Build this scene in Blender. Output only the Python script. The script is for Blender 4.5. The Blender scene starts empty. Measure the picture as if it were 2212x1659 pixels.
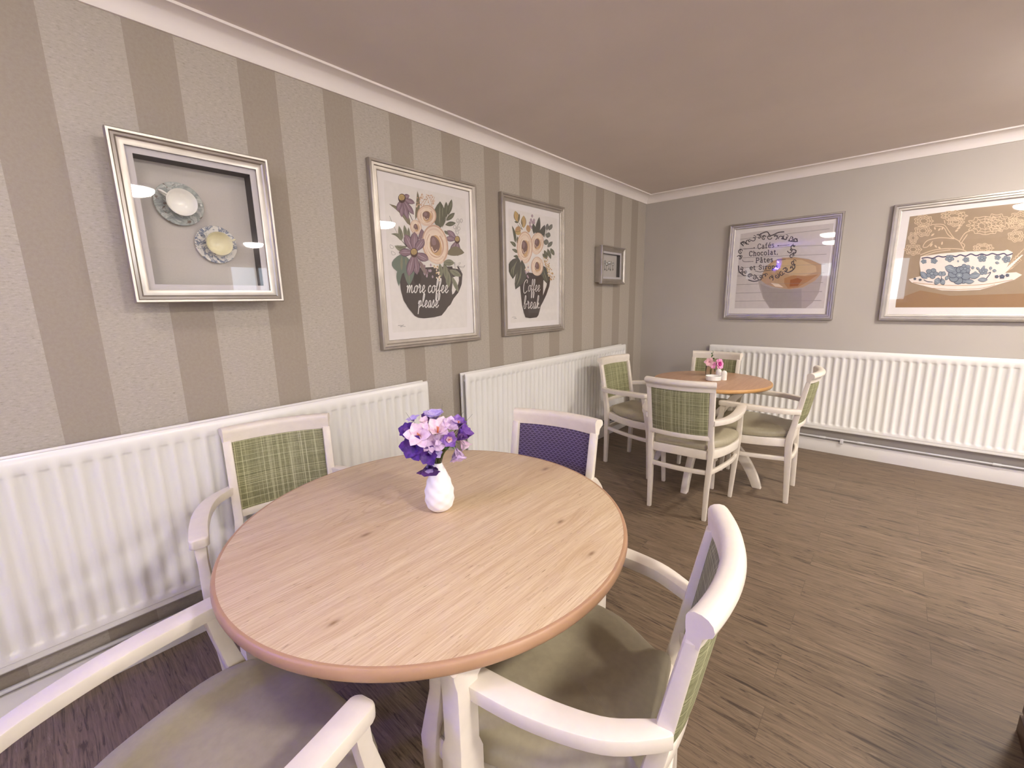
import bpy, bmesh, math, random
from mathutils import Vector, Matrix, noise
C = bpy.context.scene.collection
PI = math.pi
random.seed(7)
scene = bpy.context.scene

# ================================================================ camera
cam_d = bpy.data.cameras.new('camera')
cam = bpy.data.objects.new('camera', cam_d); C.objects.link(cam)
cam.matrix_world = Matrix(((0.749672, -0.111766, 0.652304, 2.1391), (0.661527, 0.155343, -0.733655, -4.65), (-0.019333, 0.981518, 0.190393, 1.4043), (0, 0, 0, 1)))
cam_d.lens = 14.997; cam_d.sensor_width = 36; cam_d.clip_start = 0.02
scene.camera = cam

# ================================================================ world: cool daylight outside the window behind the camera
w = bpy.data.worlds.new('daylight'); scene.world = w; w.use_nodes = True
nt = w.node_tree
bg = nt.nodes['Background']; bg.inputs['Color'].default_value = (.80, .88, 1, 1); bg.inputs['Strength'].default_value = 4.0
def portal(name, loc, rot, sx, sy):          # tells the renderer where the daylight comes in
    l = bpy.data.lights.new(name, 'AREA'); l.shape = 'RECTANGLE'; l.size = sx; l.size_y = sy; l.cycles.is_portal = True
    o = bpy.data.objects.new(name, l); o.location = loc; o.rotation_euler = rot; C.objects.link(o)
portal('window_portal', (1.875, -7.80, 1.71), (math.pi/2, 0, 0), .85, .92)
portal('window_portal', (.88, -7.80, 1.98), (math.pi/2, 0, 0), .28, .36)
portal('window_portal', (7.55, -1.5, 1.55), (math.pi/2, 0, math.pi/2), 1.0, 1.3)
portal('window_portal', (7.55, -4.6, 1.55), (math.pi/2, 0, math.pi/2), 2.0, 1.3)  # for the window added as daylight fill

# ================================================================ exposure
scene.view_settings.view_transform = 'Standard'; scene.view_settings.look = 'None'
scene.view_settings.gamma = 1; scene.view_settings.exposure = 0.84
scene.view_settings.use_curve_mapping = False
LAMP = 120.0; LAMP_DIM = 18.0          # brightness of the ceiling lamps' opal domes
BLUE = 235.0          # brightness of the blue tubes
X1, YF, H = 7.4, -7.65, 2.483      # right wall, front wall, ceiling height (left wall x=0, back wall y=0, floor z=0)

# ================================================================ node helpers
def srgb(r, g, b):
    f = lambda c: (c/255/12.92 if c/255 <= .04045 else ((c/255 + .055)/1.055)**2.4)
    return (f(r), f(g), f(b), 1)
class N:
    def __init__(s, name):
        s.m = bpy.data.materials.new(name); s.m.use_nodes = True; s.t = s.m.node_tree
        s.b = s.t.nodes['Principled BSDF']
    def n(s, typ, **k):
        o = s.t.nodes.new('ShaderNode' + typ)
        for a, v in k.items():
            if a.startswith('i_'):
                key = a[2:]; key = int(key) if key.isdigit() else key.replace('_', ' ')
                o.inputs[key].default_value = v
            else: setattr(o, a, v)
        return o
    def l(s, a, b): s.t.links.new(a, b)
    def coord(s, scale=(1, 1, 1), rot=(0, 0, 0), src='Object', loc=(0, 0, 0)):
        tc = s.n('TexCoord'); mp = s.n('Mapping')
        mp.inputs['Scale'].default_value = scale; mp.inputs['Rotation'].default_value = rot; mp.inputs['Location'].default_value = loc
        s.l(tc.outputs[src], mp.inputs[0]); return mp.outputs[0]
    def noise(s, vec, scale, detail=3, rough=.5, dist=0):
        o = s.n('TexNoise'); o.inputs['Scale'].default_value = scale; o.inputs['Detail'].default_value = detail
        o.inputs['Roughness'].default_value = rough; o.inputs['Distortion'].default_value = dist
        s.l(vec, o.inputs['Vector']); return o.outputs['Fac']
    def ramp(s, fac, stops, interp='LINEAR'):
        o = s.n('ValToRGB'); o.color_ramp.interpolation = interp; e = o.color_ramp.elements
        while len(e) < len(stops): e.new(.5)
        for i, (p, c) in enumerate(stops): e[i].position = p; e[i].color = c if len(c) == 4 else (*c, 1)
        s.l(fac, o.inputs[0]); return o.outputs[0]
    def mix(s, fac, a, b, mode='MIX'):
        o = s.n('Mix', data_type='RGBA', blend_type=mode)
        for v, i in ((fac, 0), (a, 6), (b, 7)):
            if hasattr(v, 'links'): s.l(v, o.inputs[i])
            else: o.inputs[i].default_value = v
        return o.outputs[2]
    def math(s, op, a, b=None, c=None):
        o = s.n('Math', operation=op)
        for i, v in enumerate((a, b, c)):
            if v is None: continue
            if hasattr(v, 'links'): s.l(v, o.inputs[i])
            else: o.inputs[i].default_value = v
        return o.outputs[0]
    def bump(s, h, strength=.2, dist=.002):
        o = s.n('Bump'); o.inputs['Strength'].default_value = strength; o.inputs['Distance'].default_value = dist
        s.l(h, o.inputs['Height']); s.l(o.outputs[0], s.b.inputs['Normal'])
    def col(s, c):
        if hasattr(c, 'links'): s.l(c, s.b.inputs['Base Color'])
        else: s.b.inputs['Base Color'].default_value = c
        return s
    def set(s, rough=None, metal=None, spec=None, coat=None):
        if rough is not None: s.b.inputs['Roughness'].default_value = rough
        if metal is not None: s.b.inputs['Metallic'].default_value = metal
        if spec is not None: s.b.inputs['Specular IOR Level'].default_value = spec
        if coat is not None: s.b.inputs['Coat Weight'].default_value = coat; s.b.inputs['Coat Roughness'].default_value = .15
        return s
G = lambda v: (v, v, v, 1)

def plain(name, rgb, rough=.5, metal=0, var=.04, scale=8, coat=None, spec=None):
    m = N(name); c = srgb(*rgb)
    f = m.noise(m.coord(), scale, 4)
    dk = tuple(x*(1 - var) for x in c[:3]) + (1,); lt = tuple(min(1, x*(1 + var)) for x in c[:3]) + (1,)
    m.col(m.ramp(f, [(.3, dk), (.7, lt)])).set(rough, metal, spec, coat); return m.m

# ---- wallpaper with vertical stripes: plain darker stripe, pale stripe of mica flakes
m = N('striped_wallpaper')
tc = m.n('TexCoord'); sx = m.n('SeparateXYZ'); m.l(tc.outputs['Object'], sx.inputs[0])
u = m.math('MODULO', m.math('ADD', sx.outputs[1], 4.264 + .357*12), .357)
dark = m.math('LESS_THAN', u, .147)
vec = m.coord((1, 1, 1.0))
fl = m.noise(m.coord((1, 60, 170)), 1.0, 5, .75)
fl2 = m.noise(vec, 34, 4, .6)
big = m.noise(vec, 1.6, 2)
light = m.mix(m.math('MULTIPLY', fl2, .55), m.ramp(fl, [(.32, srgb(145, 135, 122)), (.43, srgb(177, 168, 155)), (.57, srgb(185, 177, 165)), (.70, srgb(207, 200, 187))]), srgb(175, 166, 153))
dk = m.ramp(m.noise(vec, 90, 4, .7), [(.3, srgb(158, 146, 132)), (.7, srgb(166, 156, 142))])
c = m.mix(dark, light, dk)
m.col(c)
sh = m.math('SUBTRACT', .72, m.math('MULTIPLY', m.math('SUBTRACT', 1, dark), .22)); m.l(sh, m.b.inputs['Roughness'])
hgt = m.math('ADD', m.math('MULTIPLY', m.math('MULTIPLY', fl, m.math('SUBTRACT', 1, dark)), 1.0), m.math('MULTIPLY', m.noise(vec, 300, 3), .25))
m.bump(hgt, .35, .0015); M_PAPER = m.m

def paint(name, rgb, rough=.8, bump=.12):
    m = N(name); v = m.coord(); c = srgb(*rgb)
    f = m.noise(v, 2.2, 4)
    m.col(m.ramp(f, [(.3, tuple(x*.965 for x in c[:3])), (.7, tuple(x*1.02 for x in c[:3]))])).set(rough)
    m.bump(m.noise(v, 220, 3), bump, .001); return m.m
M_WALL = paint('grey_wall_paint', (189, 182, 173))
M_CEIL = paint('ceiling_paint', (232, 222, 215), .75, .18)
M_COVE = paint('cornice_paint', (240, 232, 226), .6, .05)
M_SKIRT = paint('skirting_gloss', (240, 236, 232), .35, .02)
M_PIPE = paint('pipe_paint', (226, 225, 226), .45, .02)

# ---- grey-brown wood-effect vinyl planks running along x
m = N('vinyl_planks')
br = m.n('TexBrick'); v = m.coord((1, 1, 1), src='Object')
m.l(v, br.inputs['Vector'])
br.offset = .37; br.inputs['Scale'].default_value = 1; br.inputs['Brick Width'].default_value = 1.2; br.inputs['Row Height'].default_value = .15
br.inputs['Mortar Size'].default_value = .0009; br.inputs['Mortar Smooth'].default_value = .1; br.inputs['Bias'].default_value = 0
br.inputs['Color1'].default_value = G(0); br.inputs['Color2'].default_value = G(1); br.inputs['Mortar'].default_value = G(.5)
bw = m.n('RGBToBW'); m.l(br.outputs['Color'], bw.inputs[0])
off = m.n('CombineXYZ'); m.l(m.math('MULTIPLY', bw.outputs[0], 37), off.inputs[0]); m.l(m.math('MULTIPLY', bw.outputs[0], 11), off.inputs[2])
def addv(a, b):
    o = m.n('VectorMath', operation='ADD'); m.l(a, o.inputs[0]); m.l(b, o.inputs[1]); return o.outputs[0]
g1 = m.noise(addv(m.coord((1.3, 16, 1)), off.outputs[0]), 1.6, 8, .62, 1.3)
g2 = m.noise(addv(m.coord((5, 130, 1)), off.outputs[0]), 1.4, 5, .7, .4)
g3 = m.noise(addv(m.coord((2.2, 26, 1)), off.outputs[0]), 1.6, 6, .7, 2.2)
base = m.ramp(g1, [(.28, srgb(86, 68, 53)), (.45, srgb(108, 90, 70)), (.60, srgb(127, 107, 86)), (.76, srgb(153, 131, 107))])
base = m.mix(.42, base, m.ramp(g2, [(.35, srgb(80, 65, 51)), (.65, srgb(156, 137, 115))]))
base = m.mix(m.ramp(g3, [(.54, G(0)), (.63, G(.9))]), base, srgb(54, 43, 34))
base = m.mix(m.ramp(g3, [(.30, G(.6)), (.42, G(0))]), base, srgb(160, 146, 128))
base = m.mix(m.math('MULTIPLY', bw.outputs[0], .25), base, srgb(132, 112, 94))
base = m.mix(m.math('MULTIPLY', br.outputs['Fac'], .45), base, srgb(64, 54, 44))
m.col(base); m.l(m.math('ADD', .40, m.math('MULTIPLY', g2, .2)), m.b.inputs['Roughness'])
m.bump(g2, .12, .001); M_FLOOR = m.m

# ---- table top: pale oak laminate, grain along the object's y axis
def oak(name, cols, gscale=1.0, knots=True):
    m = N(name)
    sp = m.n('SeparateXYZ'); m.l(m.coord(), sp.inputs[0]); wx = sp.outputs[0]; core = None; halo = None
    for kx, ky, kr in (((-.053, -.207, .034), (.208, -.431, .024), (.487, .121, .026), (.331, .203, .030), (.053, .499, .040)) if knots else ()):
        dx = m.math('SUBTRACT', sp.outputs[0], kx); dy = m.math('MULTIPLY', m.math('SUBTRACT', sp.outputs[1], ky), .42)
        r2 = m.math('DIVIDE', m.math('ADD', m.math('MULTIPLY', dx, dx), m.math('MULTIPLY', dy, dy)), kr*kr)
        g = m.math('POWER', 2.718, m.math('MULTIPLY', r2, -.6))
        wx = m.math('SUBTRACT', wx, m.math('MULTIPLY', m.math('MULTIPLY', dx, g), .85))       # the grain flows round the knot
        k0 = m.math('POWER', 2.718, m.math('MULTIPLY', r2, -22.0))
        core = k0 if core is None else m.math('MAXIMUM', core, k0); halo = g if halo is None else m.math('MAXIMUM', halo, g)
    cb = m.n('CombineXYZ'); m.l(wx, cb.inputs[0]); m.l(sp.outputs[1], cb.inputs[1]); W_ = cb.outputs[0]
    def gc(sc):
        mp = m.n('Mapping'); mp.inputs['Scale'].default_value = sc; m.l(W_, mp.inputs[0]); return mp.outputs[0]
    v = gc((9*gscale, .7*gscale, 1))
    big = m.noise(v, 1.1, 4, .55, 1.0)
    wv = m.n('TexWave', wave_type='BANDS', bands_direction='X'); m.l(gc((3.2*gscale, .5*gscale, 1)), wv.inputs['Vector'])
    wv.inputs['Scale'].default_value = 1.7; wv.inputs['Distortion'].default_value = 5; wv.inputs['Detail'].default_value = 4; wv.inputs['Detail Scale'].default_value = .8; wv.inputs['Detail Roughness'].default_value = .55
    fine = m.noise(gc((210*gscale, 5*gscale, 1)), 1.2, 4, .7)
    pores = m.noise(gc((150*gscale, 16*gscale, 1)), 1.4, 3, .6)
    c = m.ramp(big, [(.25, srgb(*cols[0])), (.5, srgb(*cols[1])), (.75, srgb(*cols[2]))])
    c = m.mix(.22, c, m.ramp(wv.outputs['Fac'], [(.0, srgb(*cols[3])), (.25, srgb(*cols[1])), (1, srgb(*cols[2]))]))
    # cathedral figure: thin contour lines of a slow, stretched noise
    fig = m.noise(gc((2.6*gscale, .42*gscale, 1)), 1.3, 2, .45, .3)
    fr_ = m.math('FRACT', m.math('MULTIPLY', fig, 42)); amt = m.ramp(m.noise(m.coord((1.5, .8, 1)), 2.2, 2), [(.42, G(0)), (.62, G(.55))])
    c = m.mix(m.math('MULTIPLY', m.ramp(fr_, [(.0, G(0)), (.10, G(1)), (.26, G(0))]), amt), c, srgb(*cols[3]))
    c = m.mix(m.ramp(fine, [(.38, G(.62)), (.58, G(0))]), c, srgb(*cols[3]))
    c = m.mix(m.ramp(pores, [(.30, G(.6)), (.37, G(0))]), c, srgb(*cols[4]))
    if knots:
        c = m.mix(m.math('MULTIPLY', halo, .22), c, srgb(*cols[3])); c = m.mix(m.math('MULTIPLY', core, .85), c, srgb(*cols[4]))
    m.col(c).set(.38); m.bump(fine, .05, .0006); return m.m
M_OAK = oak('pale_oak_laminate', [(206, 180, 145), (216, 193, 159), (224, 204, 171), (184, 151, 114), (134, 102, 72)])
M_OAK2 = oak('tan_oak_laminate', [(190, 150, 120), (200, 162, 131), (208, 172, 142), (178, 136, 104), (142, 104, 76)], 1.0, False)
M_EDGE = plain('tan_edge_band', (180, 142, 110), .42, var=.05, scale=20)
M_EDGE2 = plain('honey_edge_band', (206, 158, 100), .4, var=.05, scale=20)

M_CREAM = plain('cream_painted_wood', (232, 223, 209), .32, var=.03, scale=30)
M_RAD = plain('white_radiator_enamel', (240, 238, 233), .28, var=.01)
M_FIN = plain('convector_grey', (150, 152, 152), .5)
M_CHROME = plain('valve_metal', (190, 190, 190), .25, 1)
M_VINYL = plain('taupe_seat_vinyl', (168, 159, 134), .42, var=.05, scale=60)
M_BLACK = plain('dark_recess_shade', (58, 54, 55), .7)  # shade on the box frames' inner walls, put into the colour

def plaid(name):
    m = N(name)
    warp_ = m.noise(m.coord((560, 0, 26)), 1.0, 3, .8); weft = m.noise(m.coord((26, 0, 560)), 1.0, 3, .8)
    wide = m.noise(m.coord((46, 0, .8)), 1.0, 3, .7); wide2 = m.noise(m.coord((.8, 0, 46)), 1.0, 3, .7)
    lx = m.noise(m.coord((270, 0, .9)), 1.0, 1, .5); lz = m.noise(m.coord((.9, 0, 270)), 1.0, 1, .5)
    c = m.ramp(m.math('MULTIPLY', m.math('ADD', wide, wide2), .5), [(.34, srgb(136, 136, 98)), (.5, srgb(154, 154, 114)), (.66, srgb(168, 168, 130))])
    c = m.mix(m.ramp(warp_, [(.38, G(.55)), (.6, G(0))]), c, srgb(92, 90, 62))
    c = m.mix(m.ramp(weft, [(.38, G(.55)), (.6, G(0))]), c, srgb(96, 94, 64))
    c = m.mix(m.ramp(lx, [(.57, G(0)), (.62, G(.48))]), c, srgb(216, 213, 170))
    c = m.mix(m.ramp(lz, [(.57, G(0)), (.62, G(.6))]), c, srgb(210, 208, 164))
    c = m.mix(m.ramp(lz, [(.34, G(.5)), (.40, G(0))]), c, srgb(70, 68, 48))
    m.col(c).set(.85); m.bump(m.math('ADD', warp_, weft), .4, .0008); return m.m
M_PLAID = plaid('green_plaid_weave')

m = N('purple_scallop_weave')
tc = m.n('TexCoord'); sx = m.n('SeparateXYZ'); m.l(tc.outputs['Object'], sx.inputs[0])
PW, PH = .022, .0095
row = m.math('FLOOR', m.math('DIVIDE', sx.outputs[2], PH))
odd = m.math('MULTIPLY', m.math('MODULO', m.math('ADD', row, 1000), 2), .5)
fu = m.math('SUBTRACT', m.math('FRACT', m.math('ADD', m.math('DIVIDE', m.math('ADD', sx.outputs[0], 1), PW), odd)), .5)
fv = m.math('FRACT', m.math('DIVIDE', sx.outputs[2], PH))
cv_ = m.math('ADD', fv, m.math('MULTIPLY', m.math('MULTIPLY', fu, fu), 2.4))
arc = m.math('LESS_THAN', m.math('ABSOLUTE', m.math('SUBTRACT', cv_, .72)), .13)
th = m.noise(m.coord((500, 1, 500)), 1, 2)
c = m.mix(arc, m.ramp(th, [(.3, srgb(62, 48, 70)), (.7, srgb(78, 62, 90))]), m.ramp(th, [(.3, srgb(118, 104, 132)), (.7, srgb(140, 126, 154))]))
m.col(c).set(.6); m.bump(m.math('ADD', arc, th), .3, .0006); M_PURPLE = m.m

m = N('brushed_silver_leaf')
f = m.noise(m.coord((1, 1, 1)), 12, 2)
m.col(m.ramp(f, [(.3, srgb(176, 169, 160)), (.7, srgb(190, 183, 174))])).set(.36, .85); M_SILVER = m.m
M_MAT = plain('white_mount_board', (238, 233, 231), .8, var=.01)
M_BOXMAT = plain('silver_grey_mount', (206, 201, 203), .7, var=.01)
M_BACKING = plain('grey_linen_backing', (196, 190, 184), .8, var=.03, scale=200)

m = N('picture_glass')       # clear sheet: reflects by Fresnel, otherwise lets everything through
fr = m.n('LayerWeight'); fr.inputs['Blend'].default_value = .5
schlick = m.math('ADD', .030, m.math('MULTIPLY', m.math('POWER', fr.outputs['Facing'], 5), .97))
gl = m.n('BsdfGlossy'); gl.inputs['Roughness'].default_value = .015; tr = m.n('BsdfTransparent')
mx = m.n('MixShader'); m.l(schlick, mx.inputs[0]); m.l(tr.outputs[0], mx.inputs[1]); m.l(gl.outputs[0], mx.inputs[2])
m.l(mx.outputs[0], m.t.nodes['Material Output'].inputs[0]); M_GLASS = m.m

m = N('clear_drinking_glass'); m.col((.92, .94, .92, 1)).set(.03); m.b.inputs['Transmission Weight'].default_value = 1; m.b.inputs['IOR'].default_value = 1.45
M_JAR = m.m
M_CHINA = plain('white_glazed_china', (244, 242, 236), .12, var=.01)
M_CHINA2 = plain('ivory_glazed_china', (232, 226, 196), .12, var=.01)
M_BISQUE = plain('matt_white_ceramic', (250, 246, 246), .55, var=.01)

def saucer_mat(name, cols, scale):
    m = N(name); v = m.coord()
    f = m.noise(v, scale, 4, .6, 1.5); g = m.noise(v, scale*2.3, 3, .6, .5)
    c = m.ramp(f, [(.40, srgb(*cols[0])), (.47, srgb(*cols[1])), (.56, srgb(*cols[2])), (.62, srgb(*cols[0]))])
    c = m.mix(m.ramp(g, [(.6, G(0)), (.66, G(.9))]), c, srgb(*cols[3]))
    m.col(c).set(.12); return m.m
M_SAUCER1 = saucer_mat('grey_marbled_china', [(176, 182, 178), (146, 152, 150), (206, 208, 204), (112, 92, 82)], 18)
M_SAUCER2 = saucer_mat('blue_floral_china', [(234, 230, 224), (228, 226, 222), (92, 108, 140), (52, 62, 98)], 26)

def emit(name, rgb, strength):
    m = N(name); m.col(srgb(*rgb)); m.b.inputs['Emission Color'].default_value = srgb(*rgb); m.b.inputs['Emission Strength'].default_value = strength; return m.m
M_LAMP = emit('lit_opal_dome', (255, 246, 236), LAMP); M_LAMP_DIM = emit('dim_opal_dome', (255, 246, 236), LAMP_DIM)
M_BLUE = emit('lit_blue_tube', (70, 60, 255), BLUE)
M_LEAFG = plain('artificial_leaf_green', (66, 104, 46), .5, var=.25, scale=60)
M_STEM = plain('artificial_stem_green', (92, 100, 52), .5, var=.2, scale=60)
M_BLADE = plain('artificial_grass_blade', (74, 74, 66), .5, var=.2, scale=60)
def petal(name, a, b, scale=70):
    m = N(name); f = m.noise(m.coord(), scale, 3, .5, .6)
    m.col(m.ramp(f, [(.35, srgb(*a)), (.65, srgb(*b))])).set(.55); m.b.inputs['Subsurface Weight'].default_value = .0; return m.m
P_DARK = petal('deep_purple_petal', (58, 22, 112), (92, 44, 142))
P_PURP = petal('purple_petal', (110, 66, 160), (150, 108, 192))
P_PINK = petal('pale_pink_petal', (222, 188, 216), (244, 222, 232))
P_LAV = petal('lavender_petal', (168, 146, 216), (204, 190, 234))
P_LILAC = petal('lilac_petal', (196, 164, 208), (222, 198, 228))
P_MAG = petal('magenta_petal', (176, 22, 122), (216, 70, 164), 150)
P_ROSE = petal('rose_pink_petal', (226, 130, 190), (240, 178, 210), 150)
P_SALM = petal('faded_pink_petal', (206, 150, 158), (226, 182, 190), 150)
P_ORANGE = petal('orange_stamen', (214, 120, 60), (232, 150, 90))

# ================================================================ mesh helpers
def obj(name, bm, mats, parent=None, smooth=True, loc=None):
    me = bpy.data.meshes.new(name); bmesh.ops.recalc_face_normals(bm, faces=bm.faces) if not getattr(bm, 'keep', 0) else None
    bm.to_mesh(me); bm.free()
    for mt in (mats if isinstance(mats, (list, tuple)) else [mats]): me.materials.append(mt)
    if smooth:
        for p in me.polygons: p.use_smooth = True
        me.set_sharp_from_angle(angle=math.radians(38))
    o = bpy.data.objects.new(name, me); C.objects.link(o)
    if parent: o.parent = parent
    if loc: o.location = loc
    return o
def tag(o, label, cat, group=None):
    o['label'] = label; o['category'] = cat
    if group: o['group'] = group
    return o
def thing(name, label, cat, loc=(0, 0, 0), rz=0, group=None):
    o = bpy.data.objects.new(name, None); C.objects.link(o); o.location = loc; o.rotation_euler = (0, 0, rz)
    o.empty_display_size = .1
    return tag(o, label, cat, group)
def struct(name, bm, m, parent=None, smooth=False):
    o = obj(name, bm, m, parent, smooth)
    o['kind'] = 'structure'
    return o
def dup(root, loc, rz, label, group=None, name=None):
    r = root.copy(); C.objects.link(r); r.location = loc; r.rotation_euler = (0, 0, rz); r['label'] = label
    if group: r['group'] = group
    for ch in list(root.children):
        c = ch.copy(); C.objects.link(c); c.parent = r
        for g in ch.children:
            d = g.copy(); C.objects.link(d); d.parent = c
    return r
def NB(): return bmesh.new()
def box(bm, x0, x1, y0, y1, z0, z1, bev=0):
    vs = [bm.verts.new(p) for p in ((x0,y0,z0),(x1,y0,z0),(x1,y1,z0),(x0,y1,z0),(x0,y0,z1),(x1,y0,z1),(x1,y1,z1),(x0,y1,z1))]
    fs = [bm.faces.new([vs[i] for i in q]) for q in ((0,3,2,1),(4,5,6,7),(0,1,5,4),(1,2,6,5),(2,3,7,6),(3,0,4,7))]
    if bev:
        es = list({e for f in fs for e in f.edges})
        bmesh.ops.bevel(bm, geom=es, offset=bev, segments=2, profile=.6, affect='EDGES')
    return bm
def loft(bm, rings, closed=True, caps=True, mat=0):
    V = [[bm.verts.new(p) for p in r] for r in rings]
    n = len(V[0])
    for a, b in zip(V, V[1:]):
        for i in range(n if closed else n - 1):
            j = (i + 1) % n
            f = bm.faces.new((a[i], a[j], b[j], b[i])); f.material_index = mat
    if caps:
        for r in (V[0], V[-1]):
            try: f = bm.faces.new(r); f.material_index = mat
            except ValueError: pass
    return V
def rrect(w, d, r=.006, k=3):
    r = min(r, w*.49, d*.49); P = []
    for cx, cy, a0 in ((w/2-r, d/2-r, 0), (-w/2+r, d/2-r, 90), (-w/2+r, -d/2+r, 180), (w/2-r, -d/2+r, 270)):
        for i in range(k):
            a = math.radians(a0 + 90*i/(k-1)); P.append((cx + r*math.cos(a), cy + r*math.sin(a)))
    return P
def vloft(bm, pts, r=.006):          # near-vertical member: (x, y, z, w, d) sections kept horizontal
    rings = []
    first, last = pts[0], pts[-1]
    def ring(p, k=1, dz=0): return [Vector((p[0] + a, p[1] + b, p[2] + dz)) for a, b in rrect(p[3]*k, p[4]*k, r)]
    up = 1 if last[2] > first[2] else -1
    rings.append(ring(first, .86, 0)); rings.append(ring((first[0], first[1], first[2] + up*.002, first[3], first[4])))
    for p in pts[1:-1]: rings.append(ring(p))
    rings.append(ring((last[0], last[1], last[2] - up*.002, last[3], last[4]))); rings.append(ring(last, .86))
    loft(bm, rings); return bm
def smoothp(P, k=5):
    o = []
    for i in range(len(P) - 1):
        p0 = P[max(i-1, 0)]; p1 = P[i]; p2 = P[i+1]; p3 = P[min(i+2, len(P)-1)]
        for j in range(k):
            t = j/k; o.append(tuple(.5*((2*b) + (-a + c)*t + (2*a - 5*b + 4*c - d)*t*t + (-a + 3*b - 3*c + d)*t**3) for a, b, c, d in zip(p0, p1, p2, p3)))
    o.append(tuple(P[-1])); return o
def hsweep(bm, pts, prof, taper=None, caps=True):      # path in plan, profile (n, z): n to the left of travel
    rings = []
    for i, p in enumerate(pts):
        a = pts[max(i-1, 0)]; b = pts[min(i+1, len(pts)-1)]
        d = Vector((b[0]-a[0], b[1]-a[1], 0)).normalized(); nn = Vector((-d.y, d.x, 0))
        k = taper(i/(len(pts)-1)) if taper else 1
        rings.append([Vector(p) + nn*(u*k) + Vector((0, 0, v)) for u, v in prof])
    loft(bm, rings, caps=caps); return bm
def tube(bm, pts, r, n=8, caps=True):
    rings = []; up = Vector((0, 0, 1))
    for i, p in enumerate(pts):
        a = Vector(pts[max(i-1, 0)]); b = Vector(pts[min(i+1, len(pts)-1)]); d = (b - a).normalized()
        s = d.cross(up) if abs(d.dot(up)) < .95 else d.cross(Vector((1, 0, 0))); s.normalize(); t = s.cross(d)
        rr = r[i] if isinstance(r, (list, tuple)) else r
        rings.append([Vector(p) + (s*math.cos(2*PI*j/n) + t*math.sin(2*PI*j/n))*rr for j in range(n)])
    loft(bm, rings, caps=caps); return bm
def lathe(bm, prof, n=32, cap0=True, cap1=True, f=None, mat=0, axis=None):
    rings = []
    for r, z in prof:
        rings.append([Vector(((r*(f(2*PI*j/n, z) if f else 1))*math.cos(2*PI*j/n), (r*(f(2*PI*j/n, z) if f else 1))*math.sin(2*PI*j/n), z)) for j in range(n)])
    V = [[bm.verts.new(p) for p in r] for r in rings]
    for a, b in zip(V, V[1:]):
        for i in range(n): bm.faces.new((a[i], a[(i+1) % n], b[(i+1) % n], b[i])).material_index = mat
    if cap0: bm.faces.new(V[0][::-1]).material_index = mat
    if cap1: bm.faces.new(V[-1]).material_index = mat
    return bm

# ================================================================ the room shell
def slab_box(name, m, *a):
    b = NB(); box(b, *a); return struct(name, b, m)
T = .12
slab_box('floor', M_FLOOR, -T, X1+T, YF-T, T, -.1, 0)
slab_box('ceiling', M_CEIL, -T, X1+T, YF-T, T, H, H+.1)
slab_box('wall_left', M_PAPER, -T, 0, YF-T, T, 0, H)
slab_box('wall_back', M_WALL, 0, X1+T, 0, T, 0, H)
b = NB()
RW = ((-2.0, -1.0), (-5.6, -3.6)); RZ0, RZ1 = .9, 2.2  # the second window is an unseen addition for daylight fill
for y0, y1 in ((YF-T, -5.6), (-3.6, -2.0), (-1.0, 0)): box(b, X1, X1+T, y0, y1, 0, H)
for y0, y1 in RW: box(b, X1, X1+T, y0, y1, 0, RZ0); box(b, X1, X1+T, y0, y1, RZ1, H)
struct('wall_right', b, M_WALL)
# the two windows behind the camera show only as pale reflections in the picture glass
FW = ((.74, 1.02, 1.80, 2.16), (1.45, 2.30, 1.25, 2.17))
b = NB()
box(b, 0, .74, YF-T, YF, 0, H); box(b, 1.02, 1.45, YF-T, YF, 0, H); box(b, 2.30, X1, YF-T, YF, 0, H)
for x0, x1, z0, z1 in FW: box(b, x0, x1, YF-T, YF, 0, z0); box(b, x0, x1, YF-T, YF, z1, H)
struct('wall_front', b, M_WALL)
for k, (x0, x1, z0, z1) in enumerate(FW):
    b = NB()
    for a0, a1, c0, c1 in ((x0, x0+.04, z0, z1), (x1-.04, x1, z0, z1), (x0+.04, x1-.04, z0, z0+.04), (x0+.04, x1-.04, z1-.04, z1)): box(b, a0, a1, YF-.09, YF-.03, c0, c1)
    wo = struct('window_%d' % (k+1), b, M_SKIRT)
    b = NB(); box(b, x0+.035, x1-.035, YF-.065, YF-.06, z0+.035, z1-.035); struct('window_pane', b, M_GLASS, wo)
    b = NB(); box(b, x0-.04, x1+.04, YF-.03, YF+.10, z0-.03, z0, .004); struct('window_sill', b, M_SKIRT, wo)
for k, (y0, y1) in enumerate(RW):
    b = NB()
    for a0, a1, z0, z1 in ((y0, y0+.06, RZ0, RZ1), (y1-.06, y1, RZ0, RZ1), (y0, y1, RZ0, RZ0+.06), (y0, y1, RZ1-.06, RZ1), ((y0+y1)/2-.03, (y0+y1)/2+.03, RZ0, RZ1)):
        box(b, X1+.03, X1+.09, a0, a1, z0, z1)
    wo = struct('window_%d' % (k+3), b, M_SKIRT)
    b = NB(); box(b, X1+.06, X1+.065, y0+.05, y1-.05, RZ0+.05, RZ1-.05); struct('window_pane', b, M_GLASS, wo)
    b = NB(); box(b, X1-.12, X1+.03, y0-.05, y1+.05, RZ0-.03, RZ0, .004); struct('window_sill', b, M_SKIRT, wo)

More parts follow.
